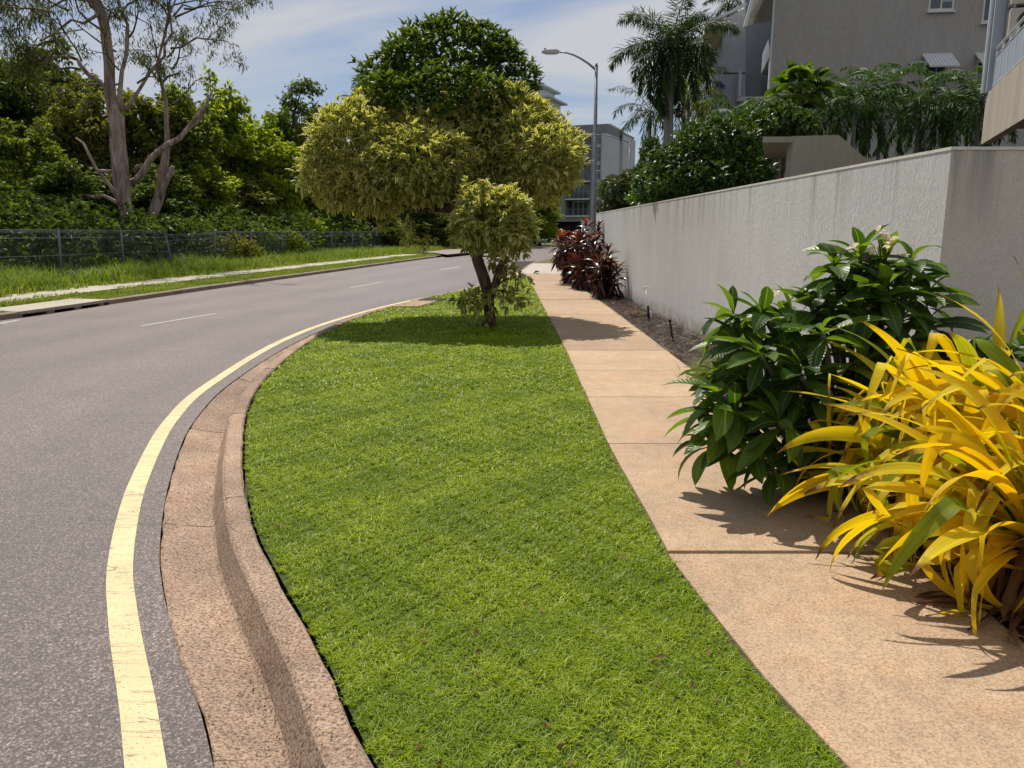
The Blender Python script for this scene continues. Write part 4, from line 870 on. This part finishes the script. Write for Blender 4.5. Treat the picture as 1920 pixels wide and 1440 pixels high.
# ------------------------------------------------------------------ palms
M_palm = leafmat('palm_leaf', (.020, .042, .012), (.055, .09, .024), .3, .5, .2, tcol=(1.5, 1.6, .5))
M_palmy = leafmat('yellow_green_palm_leaf', (.07, .10, .012), (.18, .20, .03), .45, .5, .2, tcol=(1.5, 1.4, .4))  # yellower leaf colour than the dark palms
M_palmg = leafmat('cane_palm_leaf', (.024, .056, .016), (.07, .125, .032), .35, .5, .2, tcol=(1.4, 1.6, .6))
def frond(base, az, el, L, curve, nl, ll, lw, rng, droopl=.5, plume=.3):
    n = 14; p = np.array(base, float); pts = [p.copy()]; e = el; tg = []
    for i in range(n):
        d = np.array((math.cos(az)*math.cos(e), math.sin(az)*math.cos(e), math.sin(e))); p = p+d*L/n; pts.append(p.copy()); tg.append(d)
        e -= curve/n*(.5+1.1*i/n)
    pts = np.array(pts); tg.append(tg[-1]); tg = np.array(tg)
    t = .12+.88*np.repeat(np.linspace(0, 1, nl), 2); s = np.tile((1, -1), nl)
    x = t*n; i = np.minimum(x.astype(int), n-1); f = (x-i)[:, None]; P = pts[i]*(1-f)+pts[i+1]*f; D = tg[i]
    up = np.array((0, 0, 1.0)); side = nrm(np.cross(D, up)+1e-6)*s[:, None]; upn = np.cross(nrm(np.cross(D, up)+1e-6), D)
    sw = .35+.5*t
    d = nrm(side+D*sw[:, None]+upn*(rng.normal(size=len(t))*plume)[:, None]+np.array((0, 0, -droopl))*(.4+t[:, None]*.6))
    ln = ll*np.sin(np.pi*(.12+.80*t))**.6*(.85+.3*rng.random(len(t)))
    M = lframe(d, rng.normal(size=len(t))*.5, np.stack([np.full(len(t), lw), ln, ln], 1))
    return pts, inst(leaf(1, 1, 2, .5, .05, .35, 3), M, P, np.clip(.5+rng.normal(size=len(t))*.2, 0, 1)*np.ones(len(t)))
def palm(name, label, x, y, zb, ht, rt, nf, L, mat, seed, nl=34, ll=.55, lw=.035, els=(-.3, 1.35), curve=1.6, grp='palms behind the wall', shaft=True, lean=0, plume=.3, dr=.3):
    rng = np.random.default_rng(seed); T = empty(name, (x, y, zb), label, 'palm', grp); o = T.location; top = np.array((x+lean, y, zb+ht))
    MB().tube([(x, y, zb-.2), (x+lean*.3, y, zb+ht*.4), (x+lean*.7, y, zb+ht*.75), top], [rt*1.25, rt*1.1, rt, rt*.8], 12, True, .04, rng).build('trunk', M_palmt, T, o, True)
    if shaft: MB().tube([top, top+(0,0,.25), top+(0,0,.7)], [rt*.9, rt*.85, rt*.35], 10).build('crownshaft', plain('crownshaft_green', (.05, .085, .03), .5, .2, 3), T, o, True)
    crown_p = top+np.array((0, 0, .6 if shaft else .05)); arrs = []; rb = MB()
    for k in range(nf):
        az = k*2.39996+rng.random()*.4; q = (k+.5)/nf; el = els[1]*(1-q)+els[0]*q+rng.normal()*.08
        pts, a = frond(crown_p, az, el, L*(.85+.3*rng.random()), curve*(.8+.4*rng.random()), nl, ll, lw, rng, dr+.5*q, plume)
        arrs.append(a); rb.tube(pts, np.linspace(max(.012, rt*.16), .004, len(pts)), 4, False)
    mk('fronds', merge(arrs), mat, T, o); rb.build('frond_ribs', plain('frond_rib', (.07, .09, .03), .6, .2, 3), T, o); return T
def pz(u, v, y): p = A(u, v, y); return p
tp = pz(1254, 120, 28); palm('royal_palm', 'tallest palm with smooth grey trunk and long hanging fronds', X(1254, 220, 28), 28, 1.3, tp[2]-1.3-.05, .16, 23, 2.2, M_palm, 61, 100, .56, .038, (-1.15, 1.3), 1.45, plume=.9)
for (u, v, y, L, mat, sd, lb, nf) in ((1290,205,30,1.9,M_palmy,62,'yellow green palm just right of the tallest palm trunk',14),(1318,215,32,1.5,M_palm,63,'dark palm close to the edge of the grey building',13),(1218,240,31,1.7,M_palm,64,'short dark palm left of the tallest palm trunk',13),(1365,30,41,1.3,M_palm,68,'palm top showing above the left roof edge of the grey building',12),(1285,140,34,1.5,M_palmy,69,'yellow green palm behind the tallest palm crown',12)):
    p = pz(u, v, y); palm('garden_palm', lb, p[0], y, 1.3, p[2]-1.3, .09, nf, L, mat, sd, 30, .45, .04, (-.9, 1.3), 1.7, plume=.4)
i = 0
for (u, v, y, L, nf, lb) in ((1470,228,20.5,1.2,12,'cane palm left of centre beneath the grey wall, next to the fan palm'),(1560,205,22,1.35,13,'cane palm with arched fronds right of the fan palm'),(1605,200,20.5,1.3,13,'cane palm above the sloping end of the portico'),(1655,195,23,1.5,14,'cane palm midway along the plain grey wall'),(1725,212,21,1.4,14,'cane palm with ringed trunk under the window hood'),(1790,210,22,1.5,15,'bushy cane palm right of the window hood'),(1838,205,20,1.4,15,'cane palm next to the tan balcony corner'),(1400,255,19,1.1,12,'small cane palm above the dark glossy shrub')):
    p = pz(u, v-8, y); palm('cane_palm', lb, p[0], y, 1.3, p[2]-1.3, .05, nf+4, L*1.1, M_palmg, 70+i, 38, .38, .042, (-.9, 1.4), 1.75, shaft=False, plume=.15, dr=.05); i += 1
# fan palm
rng = np.random.default_rng(81); p = pz(1500, 176, 19.5); fp = empty('fan_palm', (p[0], 19.5, 1.3), 'bright fan palm with round pleated leaves catching the sun above the portico', 'palm', 'palms behind the wall'); o = fp.location
MB().tube([(p[0], 19.5, 1.1), (p[0], 19.5, p[2])], [.09, .07], 10, True, .05, rng).build('trunk', M_palmt, fp, o, True)
arr = []; b = MB()
for k in range(26):
    az = k*2.4; el = 1.4-2.0*(k/26)+rng.normal()*.1; L = .38+.2*rng.random()
    d = np.array((math.cos(az)*math.cos(el), math.sin(az)*math.cos(el), math.sin(el))); c = p+d*L; b.tube([p, (p+c)/2+np.array((0,0,.04)), c], [.012, .009, .006], 4, False)
    side = nrm(np.cross(d, (0,0,1.0))); n_ = 22; an = np.linspace(-1.8, 1.8, n_)
    D = nrm(np.cos(an)[:, None]*(d*.8+np.array((0,0,-.25)))+np.sin(an)[:, None]*side+np.array((0,0,-.12)))
    arr.append(inst(leaf(1, 1, 3, .5, .5, .45, 3), lframe(D, np.zeros(n_), np.stack([np.full(n_, .05), np.full(n_, .34), np.full(n_, .34)], 1)), np.repeat(c[None], n_, 0), np.full(n_, rng.random())))
mk('fronds', merge(arr), leafmat('fan_palm_leaf', (.05, .11, .012), (.16, .26, .02), .45, .4, .3, tcol=(1.6, 1.6, .4)), fp, o); b.build('leaf_stalks', M_twig, fp, o)
# dead hanging thatch of the fan palm
# ------------------------------------------------------------------ cordylines
M_cor = leafmat('cordyline_leaf', (.028, .010, .010), (.085, .030, .012), .22, .25, .55, tcol=(2.4, 1.0, .5))
M_cor2 = leafmat('red_cordyline_leaf', (.16, .035, .014), (.26, .11, .03), .35, .3, .4, tcol=(2.0, .8, .4))
ct = leaf(.44, .070, 4, .9, .35, .5, 3, .15)
def cordy(label, x, y, stems, seed):
    rng = np.random.default_rng(seed); T = empty('cordyline', (x, y, 0), label, 'shrub', 'dark red cordylines by the wall'); o = T.location; b = MB(); A1 = []; A2 = []
    for (dx, dy, h) in stems:
        top = np.array((x+dx, y+dy, h)); b.tube([(x+dx*.3, y+dy*.3, -.05), (x+dx*.6, y+dy*.6, h*.5), top], [.018, .015, .012], 5)
        for j in range(6):
            q = np.array((x+dx, y+dy, h-j*.11)); k = 10; az = rng.random(k)*6.28; el = np.clip(1.15-j*.42+rng.normal(size=k)*.2, -.9, 1.4)
            D = np.stack([np.cos(az)*np.cos(el), np.sin(az)*np.cos(el), np.sin(el)], 1); s = (.7+.45*rng.random(k))*(.75 if j == 0 else 1)
            (A2 if j == 0 and rng.random() < .7 else A1).append(inst(ct, lframe(D, rng.normal(size=k)*.3, s), np.repeat(q[None], k, 0), rng.random(k)))
    mk('leaves', merge(A1), M_cor, T, o)
    if A2: mk('young_leaves', merge(A2), M_cor2, T, o)['label'] = 'redder young leaves at the stem tips'
    b.build('stems', M_twig, T, o, True)
rs_ = np.random.default_rng(90)
def stems(n, rx, ry, h0, h1): return [((rs_.random()*2-1)*rx, (rs_.random()*2-1)*ry, h0+(h1-h0)*rs_.random()) for _ in range(n)]
cordy('nearest cordyline clump, shorter with purple red leaves against the wall', 2.36, 19.6, stems(7, .24, .3, .55, 1.0)+[(0,.1,1.12)], 91)
cordy('middle cordyline clump with bronze tips spreading over the path edge', 2.0, 22.6, stems(8, .32, .5, .6, 1.5), 92)
cordy('tallest cordyline clump beside the end of the wall', 2.25, 24.4, stems(9, .38, .5, 1.0, 1.85), 93)
cordy('farthest cordyline clump leaning out over the path', 1.72, 25.3, stems(8, .34, .5, .6, 1.6), 94)
# ------------------------------------------------------------------ frangipani
M_fr = leafmat('frangipani_leaf', (.016, .05, .010), (.045, .12, .018), .36, .22, .6, tcol=(1.9, 1.9, .5), bump=.0, edge=None)
# add pale midrib and veins
def frleaf():
    m = NM('frangipani_leaf_veined'); at = m.n('Attribute'); at.attribute_name = 'uvw'; sp = m.n('SeparateXYZ'); m.l(at.outputs['Vector'], sp.inputs[0])
    c = m.mix(m.ramp(sp.outputs[2], [(.1, 0), (.9, 1)]), (.026, .068, .010), (.10, .180, .020))
    e = m.math('ABSOLUTE', m.math('SUBTRACT', sp.outputs[0], .5)); c = m.mix(m.ramp(e, [(.0, 1), (.035, .6), (.06, 0)]), c, (.16, .24, .06))
    vn = m.math('SINE', m.math('MULTIPLY', m.math('SUBTRACT', sp.outputs[1], m.math('MULTIPLY', e, .25)), 95)); c = m.mix(m.math('MULTIPLY', m.ramp(vn, [(.8, 0), (1.0, 1)]), .35), c, (.10, .18, .04))
    p = m.bsdf(c, .34, .4, vn, .25, .003); tr = m.n('BsdfTranslucent'); m.l(m.mix(1.0, c, (1.9, 1.75, .45), 'MULTIPLY'), tr.inputs['Color'])
    x = m.n('MixShader'); x.inputs[0].default_value = .46; m.l(p.outputs[0], x.inputs[1]); m.l(tr.outputs[0], x.inputs[2]); return m.end(x)
M_fr = frleaf(); rng = np.random.default_rng(101)
fb_ = np.array((2.35, 5.0, 0)); fr = empty('frangipani', fb_, 'broad leaved frangipani shrub with white flowers at the wall corner', 'shrub'); o = fr.location
wh = [(1655,500,5.0,16),(1700,545,5.0,13),(1590,540,4.95,14),(1520,570,4.95,12),(1430,590,4.9,14),(1385,640,4.85,12),(1475,650,4.8,13),(1560,640,4.8,12),(1640,620,4.85,13),(1345,775,4.75,14),(1400,820,4.6,13),(1440,735,4.7,14),(1520,745,4.6,13),(1590,720,4.7,12),(1345,700,4.9,10),(1470,840,4.55,11),(1690,650,4.9,12),(1740,560,5.05,8),(1540,850,4.6,9),(1400,720,4.85,11),(1480,600,5.1,10),(1560,590,5.15,10),(1330,830,4.7,9),(1440,880,4.5,7),(1610,570,4.8,12),(1500,700,4.55,12),(1620,680,4.6,12),(1420,660,4.6,11),(1555,800,4.5,11),(1460,790,4.4,11),(1380,780,4.5,10),(1640,560,4.85,12),(1680,600,4.8,12),(1540,620,4.6,11),(1600,780,4.5,10),(1612,482,5.0,13),(1705,492,5.0,13),(1565,505,5.0,12),(1745,600,4.95,11),(1660,540,4.75,12),(1375,590,4.95,10),(1350,740,4.6,11)]
tpl = [leaf(1, .31, 7, dr_, fo_, .58, 5, st_) for dr_, fo_, st_ in ((.9, .3, .15), (1.5, .25, .3), (.5, .4, 0.05))]
arr = []; b = MB()
for (u, v, y, k) in wh:
    c = A(u, v, y); vv = (c-fb_-np.array((0,0,.15))); ax = nrm(vv*np.array((1,1,.6))+np.array((0,0,.6)))
    b.tube([fb_+np.array((rng.normal()*.1, rng.normal()*.1, 0)), fb_+vv*.45+np.array((vv[0]*.12, 0, -.05)), c-ax*.16, c-ax*.02], [.030, .022, .017, .014], 8, True, .08, rng)
    for q in range(3):
        kk = max(3, int(k*(.25, .4, .35)[q])+1); az = rng.random()*6.28+np.arange(kk)*6.28/kk+rng.normal(size=kk)*.25; el = (1.0, .42, -.15)[q]+rng.normal(size=kk)*.2
        D = np.stack([np.cos(az)*np.cos(el), np.sin(az)*np.cos(el), np.sin(el)], 1)+(ax-np.array((0,0,1)))*.5
        s = (.25+.15*rng.random(kk))*(1 if q else .72)
        arr.append(inst(tpl[rng.integers(3)], lframe(nrm(D), rng.normal(size=kk)*.35, s), np.repeat((c-ax*.03*q)[None], kk, 0), rng.random(kk)))
mk('leaves', merge(arr), M_fr, fr, o); b.build('branches', M_frang, fr, o, True)
m = NM('frangipani_petal'); at = m.n('Attribute'); at.attribute_name = 'uvw'; sp = m.n('SeparateXYZ'); m.l(at.outputs['Vector'], sp.inputs[0])
c = m.ramp(sp.outputs[1], [(.0, (.75, .42, .06)), (.35, (.82, .70, .52)), (1, (.80, .70, .62))]); p_ = m.bsdf(c, .5, .3); tr = m.n('BsdfTranslucent'); m.l(c, tr.inputs['Color']); x = m.n('MixShader'); x.inputs[0].default_value = .35; m.l(p_.outputs[0], x.inputs[1]); m.l(tr.outputs[0], x.inputs[2]); M_pet = m.end(x)
pet = leaf(.055, .036, 4, .7, .3, .6, 3, .2)
for (u, v) in ((1646,436),(1662,440),(1656,452),(1670,460),(1640,463),(1633,476),(1692,482),(1602,466),(1676,452),(1480,632),(1628,575),(1610,588),(1455,555)):
    c = A(u, v, 4.80+rng.normal()*.03); ax = nrm(rng.normal(size=3)*.6+np.array((0,-.5,.7))); s1 = nrm(np.cross(ax, (0,0,1.0))); s2 = np.cross(ax, s1); an = np.arange(5)*6.283/5+rng.random()
    D = nrm(np.cos(an)[:, None]*s1+np.sin(an)[:, None]*s2+ax*.7); mk('flower', inst(pet, lframe(D, np.full(5, .2), np.full(5, .9)), np.repeat(c[None], 5, 0), rng.random(5)), M_pet, fr, o)
b = MB()
for (u, v) in ((1646,440),(1668,462),(1640,466),(1692,482),(1602,466),(1676,452),(1620,480),(1680,490)): b.tube([A(1655, 505, 5.0), A((1655+u)/2, (500+v)/2, 4.93), A(u, v+3, 4.87)], [.006, .004, .003], 5)
b.build('flower_stalks', plain('red_stalk', (.16, .05, .035), .6, .2, 10), fr, o, True)
# dark ground shrub by the return wall
def bl(name, label, c, s, n, mat, seed, size=.16, cat_='shrub'):
    rng = np.random.default_rng(seed); T = empty(name, (c[0], c[1], 0), label, cat_); P, Nn = blob([(c, s)], n, rng, .6, .3); P[:, 2] = np.maximum(P[:, 2], .03)
    mk('foliage', rosette(P, nrm(Nn+np.array((0,0,.4))), 5, rng, leaf(size, size*.5, 4, .7, .25, .5), 1.0, (.7, 1.2), 0, .6), mat, T, T.location)
    MB().tube([(c[0], c[1], -.03), c], [.02, .008], 6).build('stems', M_twig, T, T.location)
bl('leafy_shrub', 'dark round leaved shrub against the smooth return wall', np.array((2.95, 4.9, .45)), (.55, .25, .55), 170, M_sh, 111)
bl('leafy_shrub', 'low dark shrub between the frangipani and the yellow leaved clumps', np.array((2.45, 4.45, .2)), (.5, .35, .28), 130, M_sh, 112, .13)
# ------------------------------------------------------------------ golden strap leaved clumps
def strapmat(name, ya, yb, gb_, tipc, stripe):
    return leafmat(name, ya, yb, .52, .5, .3, tip=tipc, tcol=(1.15, 1.0, .3), base=gb_, stripe=stripe, bump=.35)
M_gold = strapmat('golden_strap_leaf', (.86, .58, .010), (.92, .74, .025), (.46, .50, .02), (.16, .07, .03), .48)
M_lime = strapmat('lime_strap_leaf', (.26, .36, .018), (.52, .52, .03), (.12, .22, .015), (.14, .08, .03), .5)
M_dead = leafmat('dead_strap_leaf', (.11, .055, .025), (.26, .15, .07), .25, .7, .2, tcol=(1.3, 1.0, .6), bump=.2)
def strap(base, az, el, L, W, droop, kink, kang, tw, rng, twist=0, n=22, cross=5, fold=.35, ripple=.004):
    p = np.array(base, float); V = []; UV = []; e = el; a = az; ph = rng.random()*6; kinked = False
    for i in range(n+1):
        t = i/n
        if kink and not kinked and t >= kink: e -= kang; a += rng.normal()*.25; kinked = True
        d = np.array((math.cos(a)*math.cos(e), math.sin(a)*math.cos(e), math.sin(e)))
        s = np.array((-math.sin(a), math.cos(a), 0)); u_ = np.cross(s, d)*-1; u_ = np.cross(d, s) if np.cross(d, s)[2] > 0 or abs(e) > 1.5 else -np.cross(d, s)
        u_ = np.cross(d, s); r = tw+twist*t; S = s*math.cos(r)+u_*math.sin(r); U = -s*math.sin(r)+u_*math.cos(r)
        w_ = W/2*min(1, .42+t*2.4)*(1-max(0, (t-.55)/.45)**1.7)*(1+.05*math.sin(9*t+ph))+.0008
        fl = fold*(1-.6*t)
        for c in range(cross):
            q = c/(cross-1)*2-1; V.append(p+S*q*w_-U*abs(q)*w_*fl*-1+U*ripple*math.sin(t*16+ph+q*2)*abs(q)); UV.append((c/(cross-1), t))
        sp_ = L/n; e -= droop/n*(.35+1.3*t); p = p+d*sp_
        if p[2] < .012: p[2] = .012; e = max(e, -.05)
    Q = [(i*cross+c, i*cross+c+1, (i+1)*cross+c+1, (i+1)*cross+c) for i in range(n) for c in range(cross-1)]
    UVW = np.column_stack([np.array(UV), np.full(len(UV), rng.random())]); return np.array(V), np.array(Q), UVW
def clump(label, x, y, n, seed, L0=.75, L1=1.15, bias=math.pi, nd=40, hz=.3, extra=()):
    rng = np.random.default_rng(seed); T = empty('strap_leaved_lily', (x, y, 0), label, 'plant', 'golden strap leaved lilies'); o = T.location; G_, Li, De = [], [], []
    for i in range(n):
        a = rng.random()*6.283
        if rng.random() < .45: a = bias+rng.normal()*.8
        r = .10*math.sqrt(rng.random()); q = rng.random(); el = 1.42-1.2*q**1.1; L = L0+(L1-L0)*rng.random()*(1-.15*q)
        kink = (.38+.4*rng.random()) if rng.random() < .6 else 0
        g_ = strap((x+math.cos(a)*(r+.03), y+math.sin(a)*(r+.03), hz*(.5+.6*rng.random()*(1-.5*q))), a+rng.normal()*.15, el, L, (.042+.046*rng.random()), .8+1.5*rng.random(), kink, .9+1.4*rng.random(), rng.normal()*.5, rng, rng.normal()*1.1)
        (Li if rng.random() < (.28 if q < .35 else .15) else G_).append(g_)
    for (az, el, L, W, droop, kink, kang, kind) in extra:
        g_ = strap((x, y, hz), az, el, L, W, droop, kink, kang, .1, rng); (Li if kind == 'l' else G_).append(g_)
    for i in range(nd):
        a = rng.random()*6.283; L = .25+.45*rng.random()
        De.append(strap((x+math.cos(a)*.09, y+math.sin(a)*.09, hz*(.5+.7*rng.random())), a, -.3-.9*rng.random(), L, .02+.03*rng.random(), .9, .4, .5, rng.normal()*1.2, rng, rng.normal()*3, 12, 3, .9, .008))
    mk('golden_leaves', merge(G_), M_gold, T, o); mk('lime_leaves', merge(Li), M_lime, T, o); mk('dead_leaves', merge(De), M_dead, T, o)
    b = MB()
    for k in range(7): a = k*.9; b.tube([(x+math.cos(a)*.09, y+math.sin(a)*.09, -.03), (x+math.cos(a)*.10, y+math.sin(a)*.10, hz*.6), (x+math.cos(a)*.12, y+math.sin(a)*.12, hz)], [.045, .035, .022], 7, True, .1, rng)
    b.build('false_stems', plain('papery_stem', (.16, .09, .045), .8, .3, 20, .4), T, o, True)
clump('front golden lily clump with many brown dead leaves at its base', 2.36, 3.30, 120, 121, .7, 1.12, math.pi, 170, .34, extra=((2.9,.95,1.0,.08,.6,.72,2.2,'g'),))
clump('golden lily clump behind the front one, reaching over the path', 2.38, 4.05, 125, 122, .75, 1.12, math.pi+.1, 40, .38, extra=((3.0,1.05,.95,.09,.3,.72,2.0,'g'),(3.3,.95,1.1,.08,.5,.66,1.8,'g'),(2.6,1.25,1.0,.075,.5,.7,2.1,'l'),(2.9,.62,1.0,.07,.7,0,0,'g'),(3.2,.75,1.1,.07,.6,.8,1.9,'g')))
clump('lily clump at the right edge with its tallest blade pointing up', 2.76, 3.75, 95, 123, .85, 1.25, 2.8, 30, .50, extra=((2.2,1.30,1.05,.085,.25,0,0,'g'),(2.6,1.1,1.1,.08,1.9,0,0,'g')))
clump('rear lily clump rising behind the others against the frangipani', 2.72, 4.35, 70, 125, .8, 1.15, math.pi, 20, .42, extra=((2.9,1.2,1.0,.08,.4,.68,2.1,'g'),(3.3,1.1,1.05,.07,.5,.7,2.0,'g')))
clump('lily clump cut by the right edge of the photo near the camera', 2.86, 3.05, 44, 124, .6, .95, 2.7, 50, .28)
# ------------------------------------------------------------------ bed: mulch, tuft, pegs
rng = np.random.default_rng(131)
y = 2.2+(26-2.2)*rng.random(40000)**1.5; x = XPf(y)-.02+(.98)*rng.random(len(y)); keep = rng.random(len(y)) < .85; x, y = x[keep], y[keep]; n = len(x)
a = rng.random(n)*6.283; D = np.stack([np.cos(a), np.sin(a), rng.normal(size=n)*.3], 1)
ch = leaf(1, .45, 1, .3, .2, .5, 3); sz = (.035+.08*rng.random(n)**2)*(1+y/25)
m = NM('mulch_chip'); at = m.n('Attribute'); at.attribute_name = 'uvw'; sp = m.n('SeparateXYZ'); m.l(at.outputs['Vector'], sp.inputs[0])
M_mul = m.end(m.bsdf(m.ramp(sp.outputs[2], [(0, (.03, .018, .012)), (.5, (.10, .06, .04)), (.7, (.22, .14, .10)), (.88, (.50, .42, .36)), (1, (.75, .68, .62))]), .85, .2))
tag(mk('mulch', inst(ch, lframe(D, rng.normal(size=n)*.8, sz), np.stack([x, y, -.035+rng.random(n)*.045+.03*np.clip((x-XPf(y))*1.2, 0, 1)], 1), rng.random(n)), M_mul, smooth=False), 'brown bark mulch and leaf litter in the bed between path and wall', 'mulch', kind='stuff')
def tuft(label, x, y, n, h, r, mat, seed):
    rng = np.random.default_rng(seed); P = np.column_stack([x+rng.normal(size=n)*r, y+rng.normal(size=n)*r, np.full(n, -.02)])
    T = mk('grass_tuft', blades(P, h*(.5+rng.random(n)*.6), .005+.003*rng.random(n), 1.0, rng), mat, None, (x, y, 0)); tag(T, label, 'grass tuft', 'grass tufts in the bed')
M_tf = leafmat('fine_grass', (.13, .17, .05), (.26, .28, .10), .4, .5, .3)
tuft('fine pale green grass tuft spilling onto the path beside the frangipani', 2.3, 8.6, 900, .34, .13, M_tf, 141)
tuft('small dry grass tuft in the mulch nearer the cordylines', 2.45, 15.5, 160, .15, .10, plain('dry_grass', (.24, .16, .07), .9, .2, 9), 142)
def peg(name, label, p, parts): 
    T = empty(name, (p[0], p[1], 0), label, 'garden peg'); 
    for nm, pts, r, mt in parts: MB().tube([np.array(q) for q in pts], r, 8).build(nm, mt, T, T.location, True)
g0 = G(1262, 633); peg('garden_peg', 'black leaning garden peg in the mulch close to the wall', g0, [('stake', [(g0[0], g0[1], -.05), A(1256, 601, g0[1])], [.014, .017], M_black), ('head', [A(1256, 603, g0[1]), A(1256, 599, g0[1])], .024, M_black)])
g0 = G(1217, 598); e1 = A(1215, 573, g0[1]); peg('sprinkler', 'black irrigation riser with white pipe and thin tube up the wall', g0, [('riser', [(g0[0], g0[1], -.05), e1], .022, M_black), ('pipe', [(g0[0]+.035, g0[1], -.05), A(1220, 583, g0[1])], .016, M_whitemet),
   ('tube', [e1, A(1211, 545, g0[1]+.2)], .004, M_whitemet), ('nozzle', [A(1206, 540, g0[1]+.2), A(1213, 538, g0[1]+.2)], .014, M_whitemet), ('supply_pipe', [(g0[0]-.3, g0[1]+.15, .04), (g0[0], g0[1], .06)], .012, M_black)])
rng = np.random.default_rng(151)
k_ = rng.choice(np.where((KB[:, 1] > 2.2) & (KB[:, 1] < 16))[0], 2600); wsel = hsh(KB[k_, 0], KB[k_, 1], 2.1, 5) > .75; k_ = k_[wsel]
pp = offs(KB, .205)[k_]+rng.normal(size=(len(k_), 2))*.02; e2 = np.column_stack([pp, np.full(len(pp), -.168)])
y_ = 2.2+20*rng.random(1600)**1.4; s_ = hsh(y_*0, y_, 3.0, 1) > .35; y_ = y_[s_]; e3 = np.column_stack([XPf(y_)+.01+rng.normal(size=len(y_))*.015, y_, np.full(len(y_), -.02)])
P_ = e3; tag(mk('edge_weeds', blades(P_, .02+.045*rng.random(len(P_)), .005+.004*rng.random(len(P_)), 1.3, rng), M_tf), 'thin weeds growing along the garden edge of the path', 'weeds', kind='stuff')
n = 260; y = 2.0+12*rng.random(n)**1.3; x = XLf(y)+.05+(XRf(y)-XLf(y)-.1)*rng.random(n); D = np.stack([np.cos(y*77), np.sin(y*77), rng.normal(size=n)*.2], 1)
tag(mk('lawn_litter', inst(leaf(1, .4, 2, .6, .3, .5, 3), lframe(D, rng.normal(size=n)*.5, .018+.03*rng.random(n)), np.stack([x, y, np.full(n, .004)], 1), rng.random(n)), M_dead), 'small brown fallen leaves lying on the lawn', 'leaf litter', kind='stuff')
n = 420; yy = 2.1+13*rng.random(n)**1.5; ko_ = np.interp(yy, KB[:, 1], KB[:, 0]); oo = np.where(rng.random(n) < .6, .21+rng.random(n)**2*.12, .47+rng.random(n)*.12)
D = rdir(rng, n); peb = (np.array([(-.5,-.5,0),(.5,-.5,0),(.5,.5,0),(-.5,.5,0),(-.35,-.35,.6),(.35,-.35,.6),(.35,.35,.6),(-.35,.35,.6)]), np.array([(4,5,6,7),(0,1,5,4),(1,2,6,5),(2,3,7,6),(3,0,4,7)]), np.zeros((8, 2)))
tag(mk('gutter_grit', inst(peb, lframe(D*np.array((1,1,.1)), rng.normal(size=n)*.3, (.003+.005*rng.random(n)**2)), np.stack([ko_-oo*1.04, yy, np.where(oo < .4, -.166+(oo-.21)*.15, -.115)], 1), rng.random(n)), M_mul, smooth=False), 'loose grit and crumbs lying in the gutter', 'grit', kind='stuff')
# litter on road and path
n = 130; y = 2.6+16*rng.random(n)**1.4; x = np.where(rng.random(n) < .7, XRf(y)+rng.random(n)*1.35, XLf(y)-.2-rng.random(n)*.35); z = np.where(x > XRf(y)-.01, .007, -.128)
D = np.stack([np.cos(y*99), np.sin(y*99), rng.normal(size=n)*.08], 1); tag(mk('leaf_litter', inst(ch, lframe(D, rng.normal(size=n)*.3, .012+.022*rng.random(n)), np.stack([x, y, z], 1), rng.random(n)), M_mul), 'tiny dry leaf scraps scattered on path and gutter', 'leaf litter', kind='stuff')
